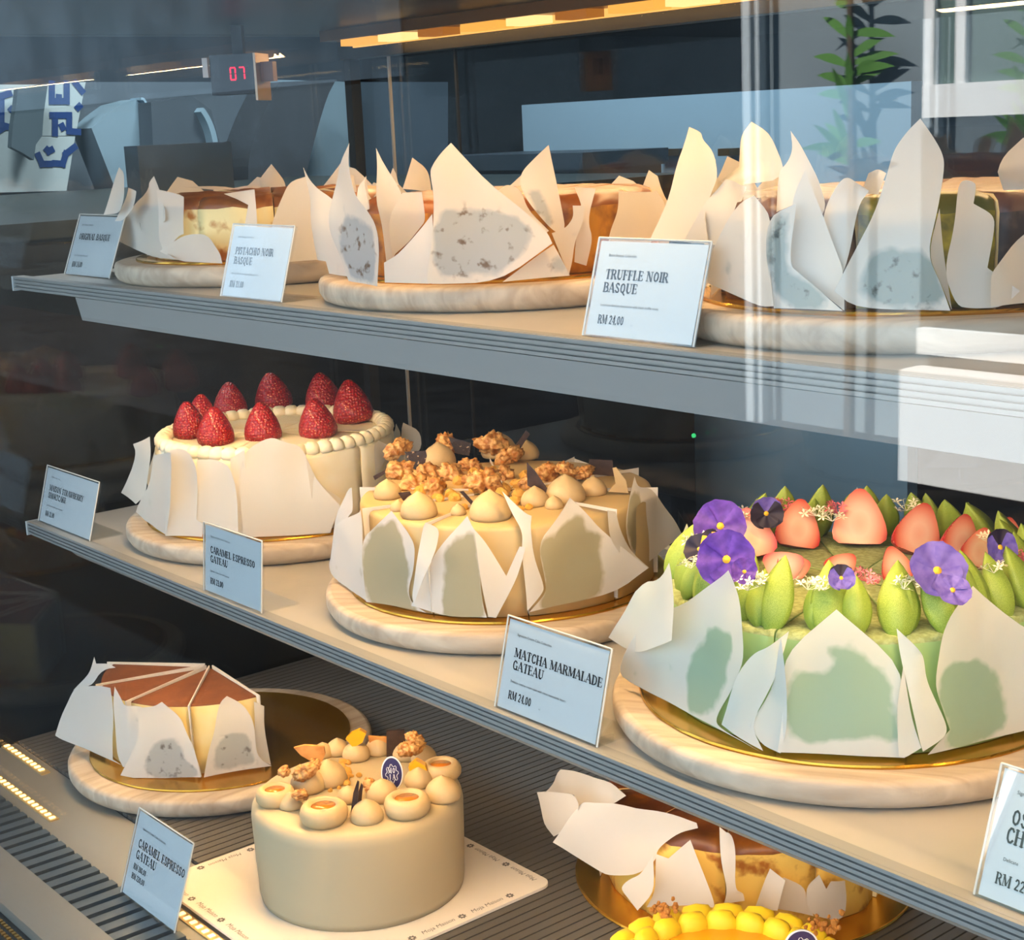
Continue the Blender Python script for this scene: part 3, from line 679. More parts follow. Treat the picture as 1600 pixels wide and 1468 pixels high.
# ================================================================ TRUFFLE NOIR BASQUE (top right)
board((-.616, .838), ZT, 'round wooden board under the truffle basque cake, partly veiled by glare')
golddisc((-.616, .838), ZT + BOARD_T, 'gold foil disc under the truffle basque cake on the upper shelf')
ck = cake('basque_cheesecake', (-.616, .838), ZT, .122, .062, 'dark truffle basque cheesecake in the tallest parchment petals, right end of the upper shelf', pm=papermat('parchment_moss', '#f0e8da', '#a9b4ac', .38, '#4a4a3c'))
tm = basque_mats('truffle', '#3b2c28', '#6a5142', '#6b4536', 50, .45, .65)
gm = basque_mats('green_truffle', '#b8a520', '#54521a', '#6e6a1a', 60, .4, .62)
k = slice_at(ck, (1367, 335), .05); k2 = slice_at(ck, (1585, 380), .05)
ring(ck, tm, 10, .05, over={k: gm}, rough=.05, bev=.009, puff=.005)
for a in (
 dict(px=[(1077.5,198),(1099,208),(1100,216),(1120,235),(1129,278),(1112,309),(1076,377),(1020,376),(1040,325),(1053,280)], r=.140, bow=.005),
 dict(px=[(1173,190),(1194,208),(1206,269),(1187,289),(1148,284),(1130,278),(1139,249),(1155,215)], r=.120, bow=-.012, lean=.05),
 dict(px=[(1130,280),(1187,291),(1171,314),(1148,316),(1121,383),(1079,377),(1108,314)], r=.131),
 dict(px=[(1148,318),(1180,305),(1207,336),(1202,395),(1211,478),(1187,479),(1110,442),(1112,400),(1121,386)], base=((1112,474),(1210,486)), bow=.003),
 dict(px=[(1235,204),(1252,228),(1274,278),(1285,327),(1270,350),(1243,318),(1207,332),(1207,269),(1225,255),(1236,235)], r=.131, bow=-.005),
 dict(px=[(1207,336),(1243,318),(1231,413),(1250,430),(1320,485),(1211,481),(1200,395)], base=((1203,485),(1322,490)), stain=[(1210,345),(1236,330),(1228,412),(1250,432),(1312,480),(1215,478),(1206,400)]),
 dict(px=[(1261,264),(1285,327),(1299,372),(1320,424),(1320,485),(1247,428),(1227,406),(1240,314)], r=.137, bow=.003),
 dict(px=[(1311,280),(1325,277),(1351,299),(1337,323),(1325,408),(1306,451),(1285,432),(1280,361),(1285,325)], r=.134, bow=-.006, fold=.0012),
 dict(px=[(1438.5,185),(1455,208),(1471,234),(1477,256),(1466,325),(1449,396.5),(1471,444),(1485,485),(1337,482),(1304,454),(1332,399),(1366,334.5),(1385,277),(1397,234),(1418,205)], base=((1330,489),(1488,489)), bow=.004, stain=[(1385,385),(1454,396),(1480,485),(1342,480),(1340,432)]),
 dict(px=[(1359,270),(1373,263),(1387,270),(1382,301),(1359,299)], r=.108),
 dict(px=[(1468,325),(1473,385),(1487,485),(1471,444),(1449,396)], r=.136),
 dict(px=[(1495,299),(1500,285),(1509,281),(1520,283),(1526,289),(1521,318),(1549,334.5),(1554,351),(1542,418),(1592,454),(1566,480),(1518,482),(1495,478),(1473,423),(1490,349)], base=((1488,489),(1595,483)), bow=.003, fold=.001),
 dict(px=[(1599.5,368),(1542,419),(1537,432),(1542,478),(1640,470),(1690,440),(1690,330),(1640,340)], base=((1560,486),(1690,470))),
 dict(px=[(1599.5,215),(1561,251),(1549,296),(1600,294),(1640,260),(1625,225)], r=.11, bow=.003)): paper(ck, **a)
back_petals(ck, (.075, .06, 0, 0, .06, .07, .085, .09)); back_petals(ck, (.10, .09), math.radians(0), math.radians(56))

# ================================================================ STRAWBERRY SHORTCAKE (middle left)
board((-1.403, .820), ZM, 'warm round wooden board under the strawberry shortcake')
golddisc((-1.403, .820), ZM + BOARD_T, 'gold foil disc under the strawberry shortcake')
ck = cake('strawberry_shortcake', (-1.403, .820), ZM, .1215, .078, 'white cream cake topped with nine whole strawberries and a piped rim, middle shelf')
ring(ck, [white_cream, white_cream, mat('sponge', '#f0d795', .8, 0, '#fbf0d8', 26)], 10, .2, rough=.012, bev=.006, puff=-.006)
sh = MB(); sh.lathe((0, 0, 0), [(.0005, 0), (.9, 0), (1, .3), (.85, .75), (.45, 1.05), (.0005, 1.1)], 14)
vv = [(p[0] * (1 + .10 * math.sin(5 * math.atan2(p[1], p[0]) + 3 * p[2])), p[1] * (1 + .10 * math.sin(5 * math.atan2(p[1], p[0]) + 3 * p[2])), p[2]) for p in sh.v]
SHELL = mesh_of('cream_rosette', vv, sh.f, white_cream)
for i in range(54):
    a = 2 * PI * i / 54; rr = ck.R - .007
    inst('cream_rosette', SHELL, ck.root, (ck.c[0] + rr * math.cos(a), ck.c[1] + rr * math.sin(a), ck.zt - .0015), (.12, 0, a + PI / 2), (.0092, .0088, .0100))
def berry_skin(name, c1, c2):
    if name in MATS: return MATS[name]
    m = mat(name, c1, .32, coat=.25); nt = m.node_tree; N = nt.nodes; L = nt.links; b = N['Principled BSDF']
    tc = N.new('ShaderNodeTexCoord'); v = N.new('ShaderNodeTexVoronoi'); v.inputs['Scale'].default_value = 7.5; v.inputs['Randomness'].default_value = .55; L.new(tc.outputs['Object'], v.inputs['Vector'])
    r = N.new('ShaderNodeValToRGB'); e = r.color_ramp.elements; e[0].position = .10; e[0].color = C('#f0c48a'); e[1].position = .22; e[1].color = C(c1); x = e.new(.6); x.color = C(c2)
    L.new(v.outputs['Distance'], r.inputs[0]); L.new(r.outputs[0], b.inputs['Base Color'])
    bp = N.new('ShaderNodeBump'); bp.inputs['Strength'].default_value = .55; bp.inputs['Distance'].default_value = .004; L.new(v.outputs['Distance'], bp.inputs['Height']); L.new(bp.outputs[0], b.inputs['Normal'])
    return m
BERRY_P = [(.0005, 0), (.75, .02), (.96, .18), (1, .42), (.94, .75), (.80, 1.12), (.60, 1.5), (.38, 1.82), (.17, 2.02), (.0005, 2.06)]
BERRY = lathe_mesh('strawberry', BERRY_P, berry_skin('strawberry_skin', '#b3121a', '#8c0d18'), 24, wob=.05)
zc = ck.zt - .002
for i, (x, y, w, hgt) in enumerate(((299,690,27,2.2),(317,680,27,2.2),(338,702,30,2.05),(361,655,27,1.95),(430,645,30,1.95),(412,696,30,2.1),(508,648,30,2.05),(499,690,31,2.05),(554,667,33,2.1))):
    s = w * pxm((x, y), zc); sp = 1.0
    o = inst('strawberry', BERRY, ck.root, px_at((x, y - 7), zc), (random.uniform(-.1, .1), random.uniform(-.1, .1), random.uniform(0, 6)), (s, s, s * hgt / 2.06))
for a in (
 dict(px=[(211,693),(239,681),(243,701),(241,717),(227,774),(213,787),(192,769),(215,709)], r=.136, bow=.004),
 dict(px=[(241,711),(262,707),(266,774),(260,836),(236,820),(211,800),(213,787),(227,774)], base=((205,800),(262,839)), bow=-.003),
 dict(px=[(262,707),(272,700),(296,703),(315,729),(309,785),(307,811),(319,817),(317,838),(260,836)], base=((258,838),(322,841)), stain=None),
 dict(px=[(311,717),(343,717),(362,725),(372,758),(374,830),(340,826),(319,819),(307,811),(311,774)], r=.132, fold=.0015),
 dict(px=[(374,762),(380,705),(422,681),(445,690),(472,697),(490,745),(531,789),(516,832),(450,837),(381,839)], base=((374,841),(520,833)), bow=.003),
 dict(px=[(474,709),(496,754),(531,778),(529,799),(510,828),(488,790),(480,745)], r=.134, bow=.003),
 dict(px=[(362,715),(385,700),(386,840),(372,838)], r=.127),
 dict(px=[(575,700),(592,688),(607,697),(598,730),(580,740)], r=.127),
 dict(px=[(631,660),(647,670),(652,705),(630,730),(618,690)], r=.126)): paper(ck, **a)
back_petals(ck, (.075, .07, .08, .075, .07, .078, .07, .075))

# ================================================================ CARAMEL WALNUT GATEAU (middle centre)
board((-1.026, .822), ZM, 'round wooden board under the walnut caramel gateau')
golddisc((-1.026, .822), ZM + BOARD_T, 'gold foil disc under the walnut caramel gateau')
ck = cake('caramel_gateau', (-1.026, .822), ZM, .1235, .0735, 'tan coffee cream gateau with walnuts, cream kisses and chocolate shards, middle shelf', pm=papermat('parchment_coffee', '#f4ede2', '#bdb493', .34))
cut_m = mat('coffee_sponge', '#8a6436', .8, 0, '#d9bc86', 35, .4, .55)
ring(ck, [tan_m, tan_m, cut_m], 10, az_at(ck, (823, 900)), rough=.004, bev=.004, gap=.0022)
z = ck.zt
for (x, y, r_, me) in ((655,806,28,KISS),(767,809,32,KISS),(606,777,21,KISS),(836,788,21,KISS),(686,727,26,KISS),(780,712,27,KISS),(821,715,21,KISS),(884,782,30,KISS),(928,771,20,KISS),(866,793,14,KISS),(622,797,12,KISS),(716,803,12,KISS)):
    topping(ck, 'cream_kiss', me, (x, y), z, r_ * 1.05, 1.15)
for (x, y, r_, l) in ((620,722,17,.012),(628,745,20,.006),(652,762,20,.003),(677,768,20,.004),(666,747,18,.004),(705,746,20,.004),(735,734,15,.004),(700,718,17,.016),(757,772,22,.012),(740,760,16,.004),(772,716,21,.014),(798,724,17,.008),(858,752,17,.008),(884,757,13,.014),(912,755,12,.010),(826,762,16,.003),(785,748,16,.003)):
    topping(ck, 'walnut', random.choice(WALN), (x, y), z, r_ * 1.45, 1, (random.uniform(-.6, .6), random.uniform(-.6, .6), random.uniform(0, 6)), l)
for i in range(60):
    a = random.uniform(0, 2 * PI); rr = ck.R * .62 * math.sqrt(random.random()); s = random.uniform(.003, .0062)
    inst('crumb', random.choice(CRUMB), ck.root, (ck.c[0] + rr * math.cos(a), ck.c[1] + rr * math.sin(a), z + s * .3), (random.random() * 3, 0, random.random() * 6), s)
shard(ck, [(632,706),(665,704),(667,712),(660,740),(640,728)], dep=(650,745), z=z, m=choc_sp)
shard(ck, [(700,682),(736,692),(733,712),(712,708)], dep=(718,722), z=z, m=choc_sp)
shard(ck, [(822,672),(828,678),(812,702),(798,706)], dep=(810,722), z=z)
shard(ck, [(823,722),(836,736),(865,777),(856,778),(824,758)], dep=(842,784), z=z)
shard(ck, [(718,768),(724,767),(745,790),(741,794)], dep=(735,796), z=z)
shard(ck, [(583,744),(601,734),(602,740),(586,750)], dep=(592,766), z=z)
shard(ck, [(622,770),(640,768),(646,778),(630,782)], dep=(634,790), z=z)
shard(ck, [(921,717),(957,719),(960,744),(918,740)], dep=(940,752), z=z)
shard(ck, [(957,731),(963,730),(978,750),(982,770),(950,768),(962,755)], dep=(965,774), z=z, m=tan2_m, name='white_chocolate_curl')
for a in (
 dict(px=[(547,762),(560,760),(558,797),(546,806),(536,840),(524,870),(520,880),(528,800)], r=.138),
 dict(px=[(538,809),(572,795),(573,816),(569,842),(575,939),(543,922),(515,892),(522,855),(526,823)], base=((513,896),(577,942)), bow=.004),
 dict(px=[(569,842),(592,817),(611,798),(624,814),(638,829),(653,851),(650,885),(637,922),(644,943),(669,956),(575,939)], base=((575,941),(671,959)), stain=[(590,819),(612,812),(631,842),(639,892),(635,930),(664,962),(575,950),(573,855)]),
 dict(px=[(659,823),(663,817),(678,829),(676,859),(669,885),(659,911),(646,939),(644,945),(639,934),(648,900),(654,851)], r=.140, bow=-.008),
 dict(px=[(676,870),(702,838),(732,805),(742,825),(750,836),(751,911),(757,949),(762,964),(697,963),(644,945),(659,911)], base=((644,948),(764,966)), stain=[(695,870),(710,842),(742,828),(750,859),(751,907),(761,972),(691,972),(693,911)], bow=.003),
 dict(px=[(742,825),(761,848),(791,900),(812,852),(822,852),(808,904),(775,965),(763,963),(751,904)], r=.140, bow=.006),
 dict(px=[(786,770),(821,802),(831,806),(829,823),(834,870),(852,919),(847,929),(824,955),(822,925),(815,863),(817,831),(800,802)], r=.136, bow=-.007),
 dict(px=[(837,849),(868,808),(890,777),(911,796),(943,831),(1010,886),(961,927),(824,955),(852,925),(849,904)], base=((824,957),(963,929)), stain=[(839,849),(866,827),(894,810),(913,806),(915,831),(941,831),(939,904),(935,940),(835,960),(852,904)]),
 dict(px=[(939,795),(957,798),(964,823),(984,859),(1010,886),(975,875),(943,835)], r=.132),
 dict(px=[(983,743),(993,761),(1021,763),(1044,806),(1061,835),(1009,882),(984,865),(960,814),(974,772)], r=.124, push=False, stain=[(978,765),(1000,765),(1005,870),(984,862),(964,815)])): paper(ck, **a)
back_petals(ck, (.0, .07, .075, .07, .072, .075, .07, 0))
for k in range(10):                                     # paper edges standing between the slices
    a = az_at(ck, (823, 900)) + k * PI / 5; d = Vector((math.cos(a), math.sin(a), 0)); p = Vector((*ck.c, 0))
    mk('divider_paper', [p + d * .03 + Vector((0, 0, ck.zg + .002)), p + d * .129 + Vector((0, 0, ck.zg + .002)), p + d * .131 + Vector((0, 0, ck.zt + .003)), p + d * .03 + Vector((0, 0, ck.zt + .0015))], [(0, 1, 2, 3)], ck.pm, ck.root)

# ================================================================ MATCHA GATEAU (middle right)
board((-.645, .812), ZM, 'large round wooden board under the green matcha gateau', R=.164)
golddisc((-.645, .812), ZM + BOARD_T, 'gold foil disc under the green matcha gateau', R=.1455)
ck = cake('matcha_gateau', (-.643, .810), ZM, .124, .0735, 'green matcha gateau crowned with purple pansies, cut strawberries and piped leaves', pm=papermat('parchment_matcha', '#f1efe6', '#b2cab0', .36))
mg = mat('matcha_cream', '#8fb070', .55, sss=.1, bump=.06, bscale=120); mtop = mat('matcha_dust', '#a3b07c', .9, 0, '#8d9a64', 260, .4, .6, bump=.5, bscale=420)
ring(ck, [mg, mtop, mg], 10, az_at(ck, (1213, 1120)), rough=.004, bev=.004, gap=.0018)
z = ck.zt
n = 13; vv = []; ff = []                                  # piped leaf: pointed, with a sharp ridge
for j in range(n):
    u = j / (n - 1); w = math.sin(PI * u ** .8) ** .85 if 0 < u < 1 else .001
    for i in range(12):
        a = 2 * PI * i / 12; rx = w * .56; ry = w * .30
        vv.append((rx * math.cos(a) * (1.0), ry * math.sin(a) + (.26 * w if i == 3 else -.20 * w if i == 9 else 0), (u - .35) * 2.3))
for j in range(n - 1):
    for i in range(12): ff.append((j * 12 + i, j * 12 + (i + 1) % 12, (j + 1) * 12 + (i + 1) % 12, (j + 1) * 12 + i))
LEAF = mesh_of('piped_leaf', vv, ff, mat('lime_cream', '#7f9a34', .5, 0, '#9db24c', 50, sss=.12, bump=.08, bscale=100))
for i in range(44):
    a = 2 * PI * i / 44 + .05 * math.sin(i * 2.3); rr = ck.R - .011 + .003 * math.sin(i * 1.7); s = .0195 + .003 * math.sin(i * 3.1)
    q = Matrix.Rotation(a, 4, 'Z') @ Matrix.Rotation(PI / 2 + .25 * math.sin(i * 1.9), 4, 'Z') @ Matrix.Rotation(-.42 + .14 * math.sin(i * 2.7), 4, 'X')
    o = inst('piped_leaf', LEAF, ck.root, (ck.c[0] + rr * math.cos(a), ck.c[1] + rr * math.sin(a), z + .0105), q.to_euler(), s)
# cut strawberry: half berry, flat face pale
hv = []; hf = []; hm = []; n = 12
for (r_, zz) in BERRY_P:
    for i in range(n + 1):
        a = PI * i / n; hv.append((r_ * math.cos(a), r_ * math.sin(a) * .9, zz))
for j in range(len(BERRY_P) - 1):
    for i in range(n): hf.append((j * (n + 1) + i, j * (n + 1) + i + 1, (j + 1) * (n + 1) + i + 1, (j + 1) * (n + 1) + i)); hm.append(0)
    nn = len(hv); hf.append((j * (n + 1) + n, j * (n + 1), (j + 1) * (n + 1), (j + 1) * (n + 1) + n)); hm.append(1)
flesh = mat('strawberry_flesh', '#f5a98c', .35, 0, '#e8664c', 1.6, .40, .66, coat=.2)
_nt = flesh.node_tree; _N = _nt.nodes; _L = _nt.links; _b = _N['Principled BSDF']
_tc = _N.new('ShaderNodeTexCoord'); _mp = _N.new('ShaderNodeMapping'); _mp.inputs['Location'].default_value = (0, 0, -.55); _mp.inputs['Scale'].default_value = (.95, 0, .72); _L.new(_tc.outputs['Object'], _mp.inputs[0])
_ln = _N.new('ShaderNodeVectorMath'); _ln.operation = 'LENGTH'; _L.new(_mp.outputs[0], _ln.inputs[0])
_rp = _N.new('ShaderNodeValToRGB'); _e = _rp.color_ramp.elements; _e[0].position = .05; _e[0].color = C('#f6b8a2'); _e[1].position = .95; _e[1].color = C('#c9302a'); _x = _e.new(.35); _x.color = C('#f9c9b4'); _x = _e.new(.72); _x.color = C('#ee8f78')
_L.new(_ln.outputs['Value'], _rp.inputs[0]); _L.new(_rp.outputs[0], _b.inputs['Base Color'])
HALF = mesh_of('strawberry_half', hv, hf, [berry_skin('cut_berry_skin', '#c8202a', '#a31420'), flesh], hm)
for p in HALF.polygons: p.use_smooth = p.material_index == 0
def half(p, size, tilt, spin, lift=.004):
    s = size * 1.12 * pxm(p, z); P = px_at(p, z) + Vector((0, 0, lift))
    base = Matrix.Rotation(PHI_CAM + PI / 2 + spin, 4, 'Z')            # flat face to the camera
    q = base @ Matrix.Rotation(-.35, 4, 'X') @ Matrix.Rotation(tilt, 4, 'Y')
    inst('strawberry_half', HALF, ck.root, P, q.to_euler(), s)
for p, s, t_, sp in (((1180,878),34,-.25,-.3),((1245,862),33,.25,.2),((1343,858),38,.05,-.1),((1428,872),36,.45,.25),((1500,885),34,.5,.5),((1200,905),26,1.15,-.2),((1300,908),22,1.0,.2),((1408,915),24,-.2,.2),((1525,893),28,.5,.3),((1580,880),28,.2,.4),((1220,905),22,1.3,.1)): half(p, s, t_, sp)
# pansies
def petal_mesh(name, m, edge=.12):
    v = [(0, 0, 0)]; f = []; n = 14; k = 4
    for j in range(1, k + 1):
        for i in range(n + 1):
            a = -1.15 + 2.3 * i / n; r_ = (j / k) * (1 - .12 * (abs(a) / 1.15) ** 2 + edge * .4 * noise.noise(Vector((a * 4, j, 1)))); v.append((r_ * math.sin(a) * .95, r_ * math.cos(a) * .95, .16 * r_ * r_ + .05 * math.sin(a * 6) * (j / k)))
    for i in range(n): f.append((0, 1 + i, 2 + i))
    for j in range(k - 1):
        for i in range(n): b = 1 + j * (n + 1); f.append((b + i, b + n + 1 + i, b + n + 2 + i, b + 1 + i))
    return mesh_of(name, v, f, m)
PET = {'p': petal_mesh('petal', mat('pansy_purple', '#47238a', .6, 0, '#5a33a4', 3)), 'd': petal_mesh('petal', mat('pansy_dark', '#1d1430', .6)), 'l': petal_mesh('petal', mat('pansy_lilac', '#6a5cb4', .6, 0, '#574aa8', 3)), 'y': petal_mesh('petal', mat('pansy_yellow', '#f0b830', .6))}
EYE = lathe_mesh('flower_eye', [(.0005, 0), (.16, 0), (.12, .1), (.0005, .13)], MATS['pansy_yellow'], 10)
def pansy(p, size, cols, tilt, spin, lift=.036, roll=0):
    s = size * 1.15 * pxm(p, z); P = px_at(p, z + lift)
    root = bpy.data.objects.new('pansy', EYE); COL.objects.link(root); place(root, ck.root, P)
    q = Matrix.Rotation(PHI_CAM + PI / 2 + spin, 4, 'Z') @ Matrix.Rotation(PI / 2 - tilt, 4, 'X') @ Matrix.Rotation(roll, 4, 'Z'); root.rotation_euler = q.to_euler(); root.scale = (s, s, s)
    for k, (col, a) in enumerate(zip(cols, (.55, -.55, 1.75, -1.75, PI))):
        o = bpy.data.objects.new('petal', PET[col]); COL.objects.link(o); o.parent = root; o.rotation_euler = (0, 0, a); o.location = (0, 0, .02 * k); o.scale = ((1, 1, 1) if k < 4 else (.85, .8, 1))
    return root
pansy((1126,822),34,'ppppp',.35,-.3); pansy((1136,874),38,'ppppp',.3,-.35,roll=.4); pansy((1163,893),18,'ppppp',.5,.1,roll=1.2); pansy((1197,802),22,'llddd',.1,.1); pansy((1093,858),20,'dddyd',.5,-.5,roll=.5)
pansy((1314,903),18,'ddlll',.4,.1); pansy((1464,892),38,'lllll',.6,.2,roll=.5); pansy((1488,922),24,'lllll',.8,.2,roll=2.6); pansy((1562,855),24,'ddlll',.3,.4); pansy((1112,846),16,'pdpdy',.4,-.2,roll=2)
# white and pink blossom
def blossom(name, m, nfl, seed):
    rnd = random.Random(seed); mb = MB()
    for k in range(nfl):
        c = Vector((rnd.uniform(-1, 1), rnd.uniform(-1, 1), rnd.uniform(.2, 1.2))); nrm = Vector((rnd.uniform(-1, 1), rnd.uniform(-1, 1), 1)).normalized(); a = nrm.orthogonal().normalized(); b = nrm.cross(a)
        for j in range(5):
            t = 2 * PI * j / 5; d = a * math.cos(t) + b * math.sin(t); e = nrm.cross(d)
            mb.add([c, c + d * .38 + e * .13 + nrm * .06, c + d * .62 + nrm * .1, c + d * .38 - e * .13 + nrm * .06], [(0, 1, 2, 3)])
        mb.tube([c, Vector((0, 0, 0))], .03, 4)
    return mesh_of(name, mb.v, mb.f, m, None, False)
WF = [blossom('white_blossom', mat('blossom_white', '#fbf6dc', .6), 9, s) for s in (1, 2, 3)]; PF = blossom('pink_blossom', mat('blossom_pink', '#ef7f8f', .6), 14, 5)
for i, (x, y) in enumerate(((1161,806),(1084,846),(1080,880),(1168,914),(1186,905),(1262,913),(1288,914),(1276,798),(1416,790),(1412,912),(1440,910),(1553,887),(1549,842),(1300,806),(1100,838))):
    topping(ck, 'white_blossom', WF[i % 3], (x, y + 8), z + .026, 15, 1, None, 0)
for (x, y, s) in ((1225,792,15),(1353,902,15),(1309,796,14),(1490,880,15),(1595,870,15),(1372,905,9)): topping(ck, 'pink_blossom', PF, (x, y + 6), z + .024, s, 1, None, 0)
for a in (
 dict(px=[(955,995),(1001,909),(1030,907),(1049,878),(1056,903),(1055,949),(1050,1000),(1000,1020),(979,1014)], r=.142, bow=.003, push=True),
 dict(px=[(968,1040),(1012,956),(1067,948),(1140,890),(1165,933),(1173,1021),(1151,1065),(1118,1121),(1125,1137),(1192,1173),(978,1064)], base=((976,1068),(1194,1176)), bow=.004, stain=[(1102,984),(1130,977),(1151,996),(1144,1028),(1112,1121),(1070,1118),(1072,1042)]),
 dict(px=[(1174,1022),(1202,1010),(1224,991),(1220,1019),(1209,1065),(1172,1132),(1192,1173),(1160,1156),(1122,1135),(1150,1056)], r=.139, bow=-.009, fold=.002),
 dict(px=[(1224,991),(1232,1042),(1232,1135),(1220,1176),(1190,1164),(1172,1132),(1209,1072)], r=.137, bow=.003),
 dict(px=[(1224,1021),(1307,951),(1412,1041),(1407,1137),(1414,1183),(1215,1174),(1226,1094)], base=((1213,1178),(1416,1186)), bow=.003, stain=[(1232,1045),(1290,1060),(1305,1033),(1291,1011),(1340,1014),(1391,1058),(1402,1112),(1402,1158),(1379,1153),(1330,1150),(1286,1160),(1232,1155)]),
 dict(px=[(1411,1040),(1425,1123),(1439,1167),(1416,1184),(1404,1181),(1400,1100)], r=.137),
 dict(px=[(1410,990),(1432,1010),(1446,1028),(1451,1065),(1467,1102),(1483,1137),(1481,1151),(1442,1174),(1437,1158),(1425,1100),(1414,1031)], r=.139, bow=-.009, fold=.002),
 dict(px=[(1518,914),(1481,956),(1462,996),(1455,1063),(1472,1107),(1483,1139),(1448,1178),(1600,1142),(1680,1118),(1690,1010),(1600,985)], base=((1446,1181),(1602,1144)), bow=.004, stain=[(1472,1042),(1506,1028),(1564,1042),(1574,1112),(1574,1146),(1472,1176),(1483,1139),(1462,1065)]),
 dict(px=[(1062,860),(1075,818),(1092,850),(1090,880),(1062,885)], back=True, r=.128),
 dict(px=[(1160,815),(1181,778),(1196,792),(1192,825),(1160,825)], back=True, r=.126),
 dict(px=[(1318,800),(1339,760),(1356,792),(1350,830),(1318,830)], back=True, r=.127)): paper(ck, **a)
back_petals(ck, (.05, 0, .06, 0, .06, .055, .06, .06)); back_petals(ck, (.085, .08), math.radians(4), math.radians(60))

